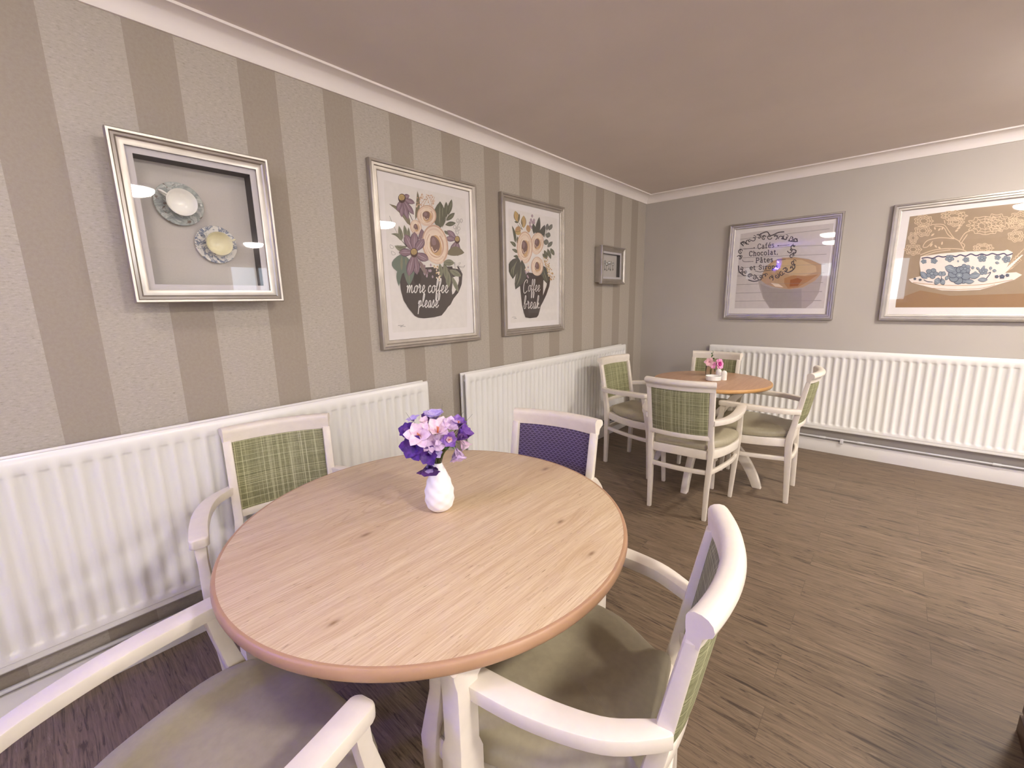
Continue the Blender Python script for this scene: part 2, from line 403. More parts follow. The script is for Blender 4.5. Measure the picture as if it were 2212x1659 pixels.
# coved cornice, swept round the room with mitred corners
def ringsweep(bm, prof, x0, x1, y0, y1):      # prof (inset from wall, z)
    rings = [[Vector((x0+i, y0+i, z)), Vector((x1-i, y0+i, z)), Vector((x1-i, y1-i, z)), Vector((x0+i, y1-i, z))] for i, z in prof]
    V = [[bm.verts.new(p) for p in r] for r in rings]
    for a, c in zip(V, V[1:] + V[:1]):
        for i in range(4): bm.faces.new((a[i], a[(i+1) % 4], c[(i+1) % 4], c[i]))
    return bm
pr = [(0, H-.078), (.010, H-.078), (.012, H-.071)]
for i in range(1, 9):
    a = i/9*PI/2; pr.append((.012 + .066*(1 - math.cos(a)), H - .071 + .061*math.sin(a)))
pr += [(.078, H-.010), (.086, H-.010), (.086, H), (0, H)]
b = NB(); ringsweep(b, pr, 0, X1, YF, 0)
struct('trim_1', b, M_COVE, smooth=True)
# skirting boards
def skirting(name, x0, x1, y0, y1):
    b = NB(); box(b, x0, x1, y0, y1, 0, .118, .004); struct(name, b, M_SKIRT, smooth=True)
skirting('baseboard_left', 0, .018, YF, 0)
skirting('baseboard_back', .018, X1, -.018, 0)
skirting('baseboard_right', X1-.018, X1, YF, -.018)
skirting('baseboard_front', .018, X1-.018, YF, YF+.018)

# ================================================================ heating pipes on top of the skirting
def wall_pipe(name, label, along, a0, a1, zc, clips, joints):
    t = thing(name, label, 'pipe', (0, 0, 0))
    P = lambda a, o, z: ((o, a, z) if along == 'y' else (a, -o, z))
    b = NB(); tube(b, [P(a0, .03, zc), P(a1, .03, zc)], .0085, 12); obj('tube', b, M_PIPE, t)
    for c in clips:
        b = NB()
        if along == 'y': box(b, .0, .043, c-.012, c+.012, zc-.03, zc-.007, .002); box(b, .036, .044, c-.012, c+.012, zc-.02, zc+.012, .002)
        else: box(b, c-.012, c+.012, -.043, 0, zc-.03, zc-.007, .002); box(b, c-.012, c+.012, -.044, -.036, zc-.02, zc+.012, .002)
        obj('clip', b, M_PIPE, t)
    for c in joints:
        b = NB(); tube(b, [P(c-.022, .03, zc), P(c+.022, .03, zc)], .0115, 12); obj('joint', b, M_PIPE, t)
    return t
wall_pipe('heating_pipe', 'white painted heating pipe along the skirting below the back wall radiator', 'x', .5, 4.2, .143, (1.92, 3.4), (1.78, 2.05, 2.84, 3.7))
wall_pipe('heating_pipe', 'white painted heating pipe along the skirting of the striped wall', 'y', -6.5, -.4, .143, (-4.42, -2.95, -1.2), (-3.0,))

# ================================================================ double panel radiators (local x along the wall, y away from it, back at y=0)
def radiator(label, loc, rz, L, z0, z1, fins_seed):
    t = thing('radiator', label, 'radiator', loc, rz)
    PITCH = .0525
    def panel(y, sgn):
        bm = NB(); n = int((L - .05)/PITCH); m0 = (L - n*PITCH)/2
        xs = [0, .004, .012]; dx = [0, 0, 0]
        for i in range(n):
            for fx, d in ((.06, 0), (.22, .45), (.32, 1), (.68, 1), (.78, .45), (.94, 0)): xs.append(m0 + (i + fx)*PITCH); dx.append(d)
        xs += [L-.012, L-.004, L]; dx += [0, 0, 0]
        zs = [(z0, 0, -.007), (z0+.006, 0, -.002), (z0+.026, 0, -.002), (z0+.028, 0, 0), (z0+.05, 0, 0), (z0+.056, .45, 0), (z0+.066, 1, 0), (z1-.068, 1, 0), (z1-.060, .55, 0), (z1-.054, 0, 0), (z1-.020, 0, 0), (z1-.006, 0, -.003), (z1, 0, -.008)]
        rows = []
        for z, k, e in zs:
            rows.append([bm.verts.new((x, y + sgn*(e - .0100*k*d + (-.006 if x in (0, L) else (-.0015 if x in (.004, L-.004) else 0))), z)) for x, d in zip(xs, dx)])
        for a, c in zip(rows, rows[1:]):
            for i in range(len(xs)-1): bm.faces.new((a[i], a[i+1], c[i+1], c[i]))
        # back skin
        bk = [[bm.verts.new((x, y - sgn*.013, z)) for x in (0, L)] for z in (z0, z1)]
        bm.faces.new((bk[0][0], bk[1][0], bk[1][1], bk[0][1]))
        bm.faces.new([r[0] for r in rows] + [bk[1][0], bk[0][0]]); bm.faces.new([r[-1] for r in rows] + [bk[1][1], bk[0][1]])
        bm.faces.new(rows[-1] + [bk[1][1], bk[1][0]]); bm.faces.new(rows[0] + [bk[0][1], bk[0][0]])
        return bm
    obj('front_panel', panel(.080, 1), M_RAD, t); obj('back_panel', panel(.034, 1), M_RAD, t)
    b = NB(); xs = []; k = 0; x = .06
    while x < L - .06: xs.append((x, .040 + (.026 if k % 2 else 0))); xs.append((x + .018, .040 + (.026 if k % 2 else 0))); x += .022; k += 1
    V = [[b.verts.new((x, y, z)) for x, y in xs] for z in (z0 + .05, z1 - .05)]
    for i in range(len(xs) - 1): b.faces.new((V[0][i], V[0][i+1], V[1][i+1], V[1][i]))
    f = obj('convector_fins', b, M_FIN, t, smooth=False)
    for xe in (.03, L - .03):
        for ze in (z0 + .05, z1 - .05): b = NB(); tube(b, [(xe, .036, ze), (xe, .066, ze)], .012, 10); obj('end_pipe', b, M_RAD, t)
    b = NB(); tube(b, [(.028, .054, z1-.05), (.006, .054, z1-.05)], .008, 8); obj('bleed_valve', b, M_CHROME, t)
    for xe in (.05, L - .05):
        b = NB(); box(b, xe-.015, xe+.015, 0, .022, z0+.08, z1-.1, .002); obj('wall_bracket', b, M_RAD, t)
    return t
# on the left wall the local x runs towards the camera end: rotate so that y points into the room
radiator('long white radiator on the striped wall behind the large table, nearest the camera', (.003, -3.095, 0), -PI/2, 2.6, .232, .942, 1)
radiator('white radiator on the striped wall between the two tables, under the small spoon frame', (.003, -.53, 0), -PI/2, 2.26, .215, .942, 2)
radiator('long white radiator on the plain grey back wall behind the small table', (3.95, 0, 0), PI, 3.18, .222, .932, 3)

# ---------------------------------------------------------------- the four printed pictures, drawn as flat shapes
ART = {}
def start(name):
    global cur; cur = []; ART[name] = cur
def warp(*h):
    global HW; HW = h
def cv(x, y):                      # drawing units of a sheet -> metres on the sheet
    h = HW; w = h[6]*x + h[7]*y + 1
    return ((h[0]*x + h[1]*y + h[2])/w, (h[3]*x + h[4]*y + h[5])/w)
def poly(c,pts): cur.append((c,[cv(*p) for p in pts]))
def ell(c,x,y,rx,ry,rot=0,n=20,j=0):
    r=math.radians(rot);P=[]
    for i in range(n):
        a=2*math.pi*i/n; k=1+j*math.sin(a*3+x)
        u,v=rx*k*math.cos(a),ry*k*math.sin(a); P.append((x+u*math.cos(r)-v*math.sin(r),y+u*math.sin(r)+v*math.cos(r)))
    poly(c,P)
def leafpts(x0,y0,x1,y1,w,bend=0,n=7,pk=.5):
    dx,dy=x1-x0,y1-y0;L=math.hypot(dx,dy);nx,ny=-dy/L,dx/L;A=[];B=[]
    for i in range(n+1):
        t=i/n; e=math.log(.5)/math.log(pk); s=math.sin(math.pi*t**e)**.8*w/2 if 0<t<1 else 0
        b=bend*L*math.sin(math.pi*t)
        cx,cy=x0+dx*t+nx*b,y0+dy*t+ny*b
        A.append((cx+nx*s,cy+ny*s));B.append((cx-nx*s,cy-ny*s))
    return A+B[-2:0:-1]
def leaf(c,x0,y0,x1,y1,w,bend=0,pk=.5,hl=None,ol=None):
    if ol: poly(ol,leafpts(x0,y0,x1,y1,w*1.12,bend,pk=pk))
    poly(c,leafpts(x0,y0,x1,y1,w*(.93 if ol else 1),bend,pk=pk))
    if hl:
        dx,dy=x1-x0,y1-y0
        poly(hl,leafpts(x0+dx*.15,y0+dy*.15,x0+dx*.9,y0+dy*.9,w*.13,bend,n=5))
        L=math.hypot(dx,dy);nx,ny=-dy/L*w*.22,dx/L*w*.22
        poly(hl,leafpts(x0+dx*.4+nx,y0+dy*.4+ny,x0+dx*.85+nx,y0+dy*.85+ny,w*.08,bend,n=4))
def stroke(c,pts,w,closed=False):
    # ribbon
    P=smooth(pts,4) if len(pts)>2 else pts
    A=[];B=[]
    for i,p in enumerate(P):
        a=P[max(i-1,0)];b=P[min(i+1,len(P)-1)];dx,dy=b[0]-a[0],b[1]-a[1];L=math.hypot(dx,dy) or 1
        ww=w/2
        A.append((p[0]-dy/L*ww,p[1]+dx/L*ww));B.append((p[0]+dy/L*ww,p[1]-dx/L*ww))
    cur.append((c,[cv(*p) for p in A],[cv(*p) for p in B]))
def smooth(P,k):
    o=[]
    for i in range(len(P)-1):
        p0=P[max(i-1,0)];p1=P[i];p2=P[i+1];p3=P[min(i+2,len(P)-1)]
        for j in range(k):
            t=j/k
            o.append(tuple(.5*((2*b)+(-a+c)*t+(2*a-5*b+4*c-d)*t*t+(-a+3*b-3*c+d)*t**3) for a,b,c,d in zip(p0,p1,p2,p3)))
    o.append(P[-1]);return o
def rose(x,y,rx,ry,rot=0):
    ell('peach',x,y,rx,ry,rot,24,.03)
    ell('cream',x-rx*.03,y-ry*.02,rx*.9,ry*.9,rot,22,.04)
    for k,c,w in ((.97,'peachd',.05),(.8,'peach',.07),(.72,'cream',.05),(.62,'peachd',.06)):
        a0=k*9; pts=[]
        for i in range(9):
            a=a0+i*.62
            u,v=rx*k*math.cos(a),ry*k*math.sin(a);r=math.radians(rot)
            pts.append((x+u*math.cos(r)-v*math.sin(r),y+u*math.sin(r)+v*math.cos(r)))
        stroke(c,pts,rx*w*2)
    ell('cream',x-rx*.05,y,rx*.58,ry*.62,rot,18,.06)
    ell('orange',x+rx*.05,y+ry*.05,rx*.47,ry*.52,rot,18,.06)
    ell('brown',x-rx*.04,y-ry*.02,rx*.38,ry*.43,rot,16,.08)
    ell('brownp',x-rx*.12,y-ry*.15,rx*.17,ry*.2,rot,12,.1)
    stroke('peach',[(x-rx*.3,y+ry*.1),(x-rx*.1,y+ry*.36),(x+rx*.15,y+ry*.25)],rx*.08)
def cone(x,y,rx,ry,rot,petals,w):
    for (dx,dy) in petals: leaf('purple',x,y,x+dx,y+dy,w,0,.6,'purplel','purpled')
    ell('browndk',x,y,rx*1.05,ry*1.05,rot,16); ell('ochre',x-rx*.05,y-ry*.2,rx*.8,ry*.7,rot,14)
    stroke('browndk',[(x-rx*.3,y-ry*.6),(x-rx*.2,y+ry*.5)],rx*.12);stroke('browndk',[(x+rx*.3,y-ry*.6),(x+rx*.2,y+ry*.5)],rx*.12)
# ---------- cursive letters, unit x-height =1, baseline y=0, y up; strokes
CUR={
'm':(1.5,[[(0,.75),(.12,.95),(.18,.6),(.15,0)],[(.15,.1),(.4,.85),(.55,.95),(.6,.6),(.56,0)],[(.58,.1),(.85,.85),(1.0,.95),(1.05,.6),(1.03,.15),(1.2,0),(1.5,.3)]]),
'o':(.85,[[(.5,.95),(.15,.75),(.08,.3),(.3,0),(.6,.25),(.62,.7),(.45,.95),(.85,.8)]]),
'r':(.75,[[(0,.6),(.2,.75),(.15,1.15),(.3,.95),(.45,.85),(.35,.3),(.45,0),(.75,.3)]]),
'e':(.75,[[(.0,.25),(.35,.45),(.5,.8),(.3,.98),(.12,.6),(.18,.15),(.42,0),(.75,.35)]]),
'c':(.72,[[(.5,.75),(.42,.95),(.15,.75),(.08,.3),(.3,0),(.72,.3)]]),
'f':(.55,[[(.0,.3),(.35,1.2),(.38,1.75),(.22,1.8),(.15,1.1),(.15,-.8),(.3,-.85),(.38,-.2),(.2,.1),(.55,.35)]]),
'p':(.8,[[(0,.5),(.15,.95),(.17,.3),(.12,-.9)],[(.17,.2),(.3,.85),(.52,.9),(.55,.4),(.3,.02),(.2,.15)],[(.5,.2),(.8,.3)]]),
'l':(.55,[[(0,.3),(.35,1.2),(.4,1.8),(.22,1.85),(.12,.9),(.2,.08),(.55,.3)]]),
'a':(.85,[[(.58,.8),(.35,.95),(.1,.6),(.12,.1),(.35,.05),(.58,.8),(.56,.15),(.65,0),(.85,.3)]]),
's':(.7,[[(0,.3),(.3,1.05),(.38,.7),(.48,.3),(.3,-.02),(.08,.12)],[(.3,0),(.7,.35)]]),
'b':(.75,[[(0,.3),(.35,1.2),(.38,1.8),(.2,1.85),(.1,.9),(.12,.1),(.35,0),(.52,.35),(.45,.7),(.75,.65)]]),
'k':(.8,[[(0,.3),(.35,1.2),(.38,1.8),(.2,1.85),(.1,.9),(.12,0)],[(.12,.4),(.4,.85),(.5,.65),(.25,.45),(.5,.05),(.8,.25)]]),
'C':(1.0,[[(.75,1.5),(.8,1.9),(.55,2.05),(.2,1.6),(.08,.9),(.2,.1),(.5,-.1),(.95,.3)]]),
' ':(.5,[])}
def cursive(txt,x,y,sx,sy,w,ang=0,c='white'):
    r=math.radians(ang)
    for ch in txt:
        adv,S=CUR[ch]
        for s in S:
            P=[(x+(u+.12*v)*sx,y-v*sy) for u,v in s]
            P=[(q[0],q[1]+(q[0]-x0c)*math.tan(r)) for q in P] if ang else P
            stroke(c,P,w)
        x+=adv*sx
# ---------- slab letters cap height 1.4 x-height 1
SL={
'C':(1.0,[[(.85,1.0),(.8,1.3),(.5,1.42),(.2,1.2),(.1,.7),(.2,.2),(.5,0),(.8,.12),(.9,.35)],[(.86,1.4),(.86,1.0)]]),
'P':(1.0,[[(.2,0),(.2,1.4)],[(.05,1.4),(.55,1.4),(.85,1.25),(.85,.85),(.55,.68),(.2,.68)],[(.0,0),(.42,0)]]),
'S':(.95,[[(.78,1.05),(.7,1.3),(.4,1.42),(.15,1.15),(.25,.82),(.6,.65),(.8,.35),(.6,.05),(.35,0),(.15,.15),(.1,.4)]]),
'a':(.85,[[(.15,.85),(.35,1.0),(.58,.85),(.6,.1),(.78,0)],[(.6,.6),(.3,.55),(.1,.3),(.25,0),(.5,.08),(.6,.25)]]),
'f':(.7,[[(.7,1.35),(.5,1.45),(.3,1.25),(.3,0)],[(.05,.95),(.6,.95)],[(.1,0),(.52,0)]]),
'e':(.85,[[(.12,.55),(.75,.55),(.7,.85),(.42,1.0),(.18,.85),(.1,.45),(.25,.1),(.5,0),(.75,.15)]]),
's':(.75,[[(.6,.78),(.4,1.0),(.15,.8),(.25,.6),(.5,.48),(.62,.25),(.4,0),(.12,.15)]]),
'h':(.95,[[(.2,0),(.2,1.45)],[(.05,1.45),(.2,1.45)],[(.2,.75),(.45,1.0),(.7,.85),(.7,0)],[(.05,0),(.38,0)],[(.55,0),(.88,0)]]),
'o':(.88,[[(.42,1.0),(.15,.8),(.1,.45),(.2,.1),(.42,0),(.65,.1),(.75,.45),(.68,.8),(.42,1.0)]]),
'c':(.8,[[(.68,.75),(.42,1.0),(.15,.8),(.1,.45),(.22,.1),(.45,0),(.7,.2)]]),
'l':(.6,[[(.1,1.45),(.3,1.45)],[(.3,1.45),(.3,0)],[(.08,0),(.52,0)]]),
't':(.7,[[(.28,1.3),(.28,.2),(.42,0),(.65,.1)],[(.05,.95),(.6,.95)]]),
'i':(.5,[[(.1,.97),(.25,.97)],[(.25,.97),(.25,0)],[(.05,0),(.45,0)],[(.22,1.3),(.3,1.3)]]),
'r':(.75,[[(.1,.97),(.25,.97)],[(.25,.97),(.25,0)],[(.25,.65),(.45,.98),(.7,.9)],[(.05,0),(.5,0)]]),
'p':(.92,[[(.05,.95),(.2,.95)],[(.2,.95),(.2,-.5)],[(.2,.75),(.45,1.0),(.75,.75),(.72,.2),(.45,0),(.2,.2)],[(.05,-.5),(.4,-.5)]]),
',':(.5,[[(.2,.12),(.25,.05),(.12,-.22)]]),'.':(.5,[[(.15,.06),(.27,.06)]]),' ':(.6,[])}
def slab(txt,x,y,sx,sy,w,slope):
    x0=x
    for ch in txt:
        acc=None
        if ch=='é': ch='e';acc=[(.35,1.2),(.6,1.55)]
        if ch=='â': ch='a';acc=[(.2,1.2),(.38,1.5),(.56,1.2)]
        adv,S=SL[ch]
        for s in S+([acc] if acc else []):
            stroke('ink',[(x+u*sx,y-v*sy+(x+u*sx-x0)*slope) for u,v in s],w)
        x+=adv*sx+sx*.12
# ================= print 1 (more coffee please)
start('coffee_more')
warp(0.000815565,-4.29708e-05,-0.419003,4.35997e-05,-0.000627614,0.529774,-0.000230312,-3.43363e-05)
poly('print',[(193,243),(838,395),(842,1395),(245,1440)])
warp(0.000339447,-1.7885e-05,-0.271097,1.81467e-05,-0.00026122,0.380863,-9.58583e-05,-1.42912e-05)
leaf('olive',470,800,40,360,110,.12,.35,'sage')
leaf('olive',570,680,610,100,80,.05,.45)
for a in [(300,1090,240,800,95),(390,1050,345,780,85),(440,1060,430,830,60)]: leaf('sage',*a,0,.4,'green')
leaf('sage',290,1100,80,960,70,.2,.4,'green');stroke('green',[(290,1090),(400,1220)],12)
stroke('line',[(50,600),(150,830),(210,960)],7);leaf('print2',60,640,150,850,50,.1,.5);leaf('sage',400,1210,150,1200,110,-.2,.5,'green')
for x,y in ((120,1200),(150,1330)): stroke('line',[(x,y),(x-60,y-20),(x-40,y+50),(x+20,y+40),(x,y)],6)
stroke('browndk',[(360,370),(510,690)],12)
cone(300,250,72,90,0,[(150,-60),(260,100),(240,330),(125,430),(-5,380),(-90,260)],95)
import random; random.seed(3)
for i in range(60):
    x=random.uniform(590,960);y=random.uniform(160+abs(x-680)*.15,430); ell('peachd' if i%2 else 'peach',x,y,random.uniform(8,16),random.uniform(10,20),0,8)
for a in ((600,400,700,150),(650,400,760,260),(880,420,950,220),(900,400,860,260),(720,400,820,230)): stroke('tan',[a[:2],a[2:]],7)
leaf('green',1050,860,1060,310,250,-.02,.45,'sage')
stroke('green',[(1100,830),(1170,680),(1190,480)],11)
for a in [(1180,640,1180,320,90),(1220,590,1290,270,90),(1180,700,1350,540,95),(1160,780,1370,745,95),(1140,900,1240,980,60)]: leaf('green',*a,0,.5,'sage')
stroke('line',[(1360,920),(1400,820),(1450,720)],7)
for x,y in ((1410,700),(1480,700),(1430,860),(1400,940),(1350,830)): stroke('line',[(x,y+40),(x-28,y),(x,y-40),(x+28,y),(x,y+40)],6)
cone(1400,1080,52,75,0,[(-200,-190),(-240,-30),(-130,270),(10,330)],100)
rose(790,600,190,210,-5); rose(575,830,110,150,-15); 
leaf('purple',620,1080,690,860,110,.2,.5,None,'purpled')
leaf('olive',1180,1360,1540,1340,190,-.12,.5)
rose(960,1180,250,400,-10)
warp(0.00030829,-1.62433e-05,-0.303877,1.6481e-05,-0.000237243,-0.00445696,-8.70597e-05,-1.29794e-05)
# mug
poly('mug',[(265,330),(300,200),(1600,150),(1690,330),(1670,560),(1600,740),(1490,880),(1420,1020),(1370,1060),(1310,1150),(1220,1260),(1050,1300),(830,1325),(700,1310),(620,1270),(480,1100),(370,920),(310,690)])
poly('print',[(1480,400),(1600,360),(1610,470),(1575,620),(1500,760),(1460,790),(1450,690)])
poly('print',[(1450,120),(1560,130),(1590,215),(1470,200)])
ell('mugd',680,420,85,140)
leaf('tealg',330,330,330,-130,430,-.02,.5,'sage');leaf('tealg',300,200,265,600,120,.05,.3);
leaf('tealg',500,120,490,590,230,0,.35,'sage')
for a in [(1180,90,1220,400,100),(1290,60,1330,470,110),(1370,260,1375,640,120),(1450,380,1600,740,90),(1400,230,1660,380,130)]: leaf('sage',*a,0,.5,'green')
leaf('sage',1260,60,1510,80,150,0,.5,'green');stroke('green',[(1270,90),(1400,260),(1460,400)],12)
for i in range(15):
    x=random.uniform(810,1020);y=random.uniform(90,480-abs(x-880)*.6); leaf('purplel' if i%3 else 'purple',x,y,x+8,y+70,38)
for i in range(24):
    y=random.uniform(150,490);x=1090+ (y-150)*.25+random.uniform(-50,50); ell('cream' if i%4 else 'ochre',x,y,16,22,0,8)
leaf('brownp',720,20,880,350,90,0,.5,'sage')
stroke('line',[(1510,60),(1530,260)],9);
for s in ([(1550,170),(1620,110),(1640,70),(1590,90)],[(1560,160),(1700,160),(1740,130),(1700,190),(1600,160)],[(1570,180),(1640,260),(1680,230)]): stroke('line',s,6)
warp(0.000339447,-1.7885e-05,-0.271097,1.81467e-05,-0.00026122,0.380863,-9.58583e-05,-1.42912e-05)
cone(535,1340,72,90,0,[(-180,-370),(10,-420),(200,-280),(290,150),(60,440),(-110,470),(-300,-10)],150)
warp(0.00030829,-1.62433e-05,-0.303877,1.6481e-05,-0.000237243,-0.00445696,-8.70597e-05,-1.29794e-05)
cursive('more coffee',430,750,110,175,18);
cursive('please',690,1080,104,165,18)
stroke('ink',[(240,1495),(270,1480),(300,1500),(370,1470)],7);stroke('ink',[(300,1530),(330,1505),(410,1505)],6);stroke('ink',[(300,1470),(310,1490)],6)
# ================= print 2 (Coffee break)
start('coffee_break')
warp(0.00102164,-8.32833e-06,-0.485123,4.30107e-05,-0.000612596,0.516431,-0.000224825,-3.35184e-05)
poly('print',[(207,240),(738,352),(718,1420),(230,1452)])
warp(0.000379471,-3.09343e-06,-0.302663,1.59757e-05,-0.00022754,0.426808,-8.35079e-05,-1.24499e-05)
stroke('green',[(360,560),(450,760)],14);stroke('green',[(310,610),(450,770)],12)
leaf('ochre',330,560,235,200,150,0,.5,'tan','browndk');leaf('olive',330,560,370,280,60);leaf('green',340,560,215,520,60)
leaf('ochre',490,720,490,340,140,0,.5,'tan','browndk');leaf('olive',450,700,440,480,30)
ell('tan',320,790,85,130,10,16);ell('ochre',330,860,80,70,0,12);stroke('browndk',[(250,820),(330,830),(400,790)],10)
for x,y in ((745,350),(710,470),(800,480),(680,560),(750,540),(680,650),(730,690),(800,550)): leaf('purplel',x,y+60,x,y-50,55,0,.5,None,'purple')
leaf('tan',650,860,610,620,130,0,.5)
leaf('green2',800,900,770,580,110,.05);leaf('green2',880,950,960,380,150,0,.4);leaf('green2',960,980,1120,620,170,.05,.4);leaf('green2',1090,1000,1100,720,70)
stroke('green2',[(1120,1000),(1180,800),(1200,700)],12)
for a in [(1180,800,1205,580,85),(1240,790,1340,600,100),(1150,900,1290,960,150),(1080,1120,1240,1160,150),(1200,1300,1350,1120,100)]: leaf('green3',*a,0,.5,'sage','green2')
leaf('green',245,1160,140,640,80,.05,.4);leaf('green',250,1280,80,1120,100,.1,.4,'sage');leaf('green',300,1460,140,1350,90,.1,.4,'sage');leaf('green',330,1620,180,1560,90,.15,.4);leaf('green',300,1200,310,960,60)
for a in [(1100,1380,1200,1600,100),(1200,1330,1300,1650,100),(1290,1320,1400,1540,110),(1050,1480,1180,1650,90)]: leaf('green',*a,0,.5,'sage')
rose(890,1180,190,330,8); 
rose(520,1300,230,480,0)
warp(0.000483672,-3.94286e-06,-0.313303,2.03625e-05,-0.00029002,0.0822087,-0.000106439,-1.58685e-05)
poly('mug',[(290,640),(300,520),(500,420),(860,480),(990,500),(1030,560),(1000,760),(930,960),(850,1130),(795,1230),(775,1330),(740,1450),(700,1500),(540,1520),(430,1500),(395,1400),(350,1200)])
poly('print',[(862,600),(945,690),(930,760),(850,975)])
leaf('green2',260,60,130,580,260,.1,.4,'sage');leaf('green2',350,120,195,830,250,-.08,.5,'sage');leaf('green2',830,250,960,690,180,0,.4,'sage')
for i in range(14):
    x=random.uniform(425,520);y=random.uniform(250,560);ell('purplel' if i%2 else 'cream',x,y,16,26,0,8)
for i in range(70):
    t=random.random();x=870+t*220+random.uniform(-60,60);y=40+t*560+random.uniform(-50,50);ell(('tan','ochre','cream')[i%3],x,y,13,18,0,7)
rose(710,280,140,230,0)
cursive('C',365,905,110,150,12);cursive('offee',490,880,84,160,11)
cursive('break',385,1290,98,165,12)
stroke('ink',[(110,1500),(150,1490),(200,1500)],6);stroke('ink',[(150,1530),(215,1520)],6)
# ================= print 3 cafes
start('cafes')
warp(0.000634119,6.11178e-05,-0.564898,-3.84231e-05,-0.000710543,0.656412,0.00010449,-2.45368e-05)
poly('plank',[(300,400),(1590,195),(1440,1390),(218,1390)])
for y0,y1 in ((470,330),(600,545),(720,668),(850,800),(960,915),(1075,1045),(1187,1165),(1295,1285)):
    xa=300-(y0-400)*.083;xb=1560-(y1-195)*.12
    stroke('line',[(xa,y0),((xa+xb)/2,(y0+y1)/2-3),(xb-60,y1)],5)
poly('cupg',[(535,1040),(640,820),(800,730),(1000,705),(1200,730),(1370,800),(1385,960),(1340,1180),(1260,1310),(1165,1388),(685,1388),(600,1260),(555,1130)])
poly('cupg2',[(560,1060),(700,1120),(950,1140),(1110,1130),(1110,1385),(800,1388),(690,1380),(600,1240)])
poly('coffee1',[(560,1010),(620,860),(720,760),(860,715),(1040,712),(1240,745),(1370,810),(1370,930),(1290,1020),(1130,1110),(950,1138),(760,1110),(640,1070)])
poly('coffee2',[(700,800),(900,740),(1120,745),(1300,830),(1310,900),(1150,960),(950,950),(780,880)])
poly('coffee3',[(880,990),(1000,950),(1180,960),(1330,940),(1200,1030),(1060,1110),(930,1125),(880,1060)])
poly('coffee4',[(960,1010),(1060,985),(1120,1010),(1060,1090),(950,1100)])
poly('cream',[(700,1050),(800,1060),(870,1110),(760,1100)])
for y0,y1 in ((850,800),(960,915),(1075,1045),(1187,1165),(1295,1285)): stroke('line',[(600,y0-(y0-y1)*.25),(1380,y1+3)],3)
def swirl(x,y,r,d,t0,w=8,turn=1.6):
    pts=[]
    for i in range(9):
        a=t0+d*i/8*turn*math.pi; k=r*(1-i/10)
        pts.append((x+k*math.cos(a),y+k*math.sin(a)))
    stroke('ink',pts,w)
ring=[(330,530),(400,500),(470,460),(540,440),(610,455),(680,440),(760,435),(840,455),(900,450),(960,470),(1020,490),(1000,570),(960,620),(1010,640),(980,700),(1000,780),(970,860),(900,880),(850,930),(780,960),(700,990),(620,960),(560,985),(480,980),(420,960),(350,920),(300,880),(285,720),(300,640)]
for i,(x,y) in enumerate(ring):
    swirl(x,y,38,1 if i%2 else -1,i*1.3,11); swirl(x+14,y-18,24,-1 if i%2 else 1,i*2.1,8)
for a in ([(340,560),(300,520),(360,510),(380,540)],[(560,400),(650,370),(700,420),(800,380),(880,370)],[(400,1010),(470,1030),(540,1020)],[(1000,780),(1020,850),(940,910),(880,890)],[(270,820),(280,900),(340,950)],[(840,460),(900,470),(920,440)],[(930,490),(1040,500),(1050,460)]): stroke('ink',a,13)
slab('Cafés',525,600,48,46,9,-.11)
stroke('ink',[(340,600),(470,588)],6);stroke('ink',[(800,556),(950,543)],6);ell('ink',480,585,9,9,0,8);ell('ink',798,556,9,9,0,8)
slab('Chocolat,',412,695,48,44,10,-.07)
slab('Pâtes',500,783,50,44,10,-.05)
stroke('ink',[(325,740),(345,768),(470,765)],6);stroke('ink',[(780,742),(900,735)],6)
slab('et Sirops.',420,878,48,40,10,-.05)
stroke('ink',[(490,890),(560,905),(620,890),(700,885)],7)
# ================= print 4 teacup
start('teacup')
warp(0.000496151,8.76516e-05,-0.608139,-3.73502e-05,-0.000690702,0.653429,0.000101572,-2.38517e-05)
poly('brownbg',[(443,400),(2200,165),(2200,1420),(280,1422)])
poly('brownbg2',[(290,1330),(560,1230),(900,1290),(2200,1250),(2200,1420),(280,1422)])
def fl(x,y,rx,ry,n,w=7):
    for k in (1,.72,.42):
        pts=[(x+rx*k*(1+.13*math.cos(a*n))*math.cos(a),y+ry*k*(1+.13*math.cos(a*n))*math.sin(a)) for a in [i*2*math.pi/26 for i in range(27)]]
        stroke('lace',pts,w)
    for i in range(n):
        a=i*2*math.pi/n; stroke('lace',[(x+rx*.4*math.cos(a),y+ry*.4*math.sin(a)),(x+rx*.98*math.cos(a),y+ry*.98*math.sin(a))],w*.7)
fl(600,450,100,65,9);fl(590,560,90,60,7);fl(940,390,140,55,9);fl(960,460,90,50,7);fl(1290,500,190,100,12);fl(1420,470,150,95,10);fl(1640,480,90,60,8);fl(1640,620,90,60,7);fl(1270,755,110,50,9);fl(480,770,90,60,8);fl(1690,420,120,70,8);fl(480,640,50,60,6)
for s in ([(690,490),(820,490),(880,560),(940,640),(1000,680),(1050,770)],[(720,505),(820,520),(870,600),(940,650)],[(1000,680),(1060,590),(1120,560)],[(1020,700),(1090,600)],[(560,830),(700,780),(850,760),(1000,765),(1080,790)],[(580,850),(720,800),(900,775)],[(940,650),(850,640),(760,640),(640,670),(590,740),(640,740),(700,680)],[(830,440),(840,480)],[(1020,690),(1060,720),(1040,760)]): stroke('lace',s,9)
for (x,y,dx,dy) in [(760,560,30,-30),(800,550,20,-35),(730,550,-10,-35),(950,570,40,-25),(970,540,45,-20),(990,520,30,-40),(720,720,30,30),(760,740,30,20),(700,700,-30,40),(800,720,10,-40),(680,620,40,-30)]: leaf('lace',x,y,x+dx,y+dy,20)
for i in range(8): stroke('lace',[(1480+i*25,1040-i*28),(1600+i*14,980-i*12)],6); 
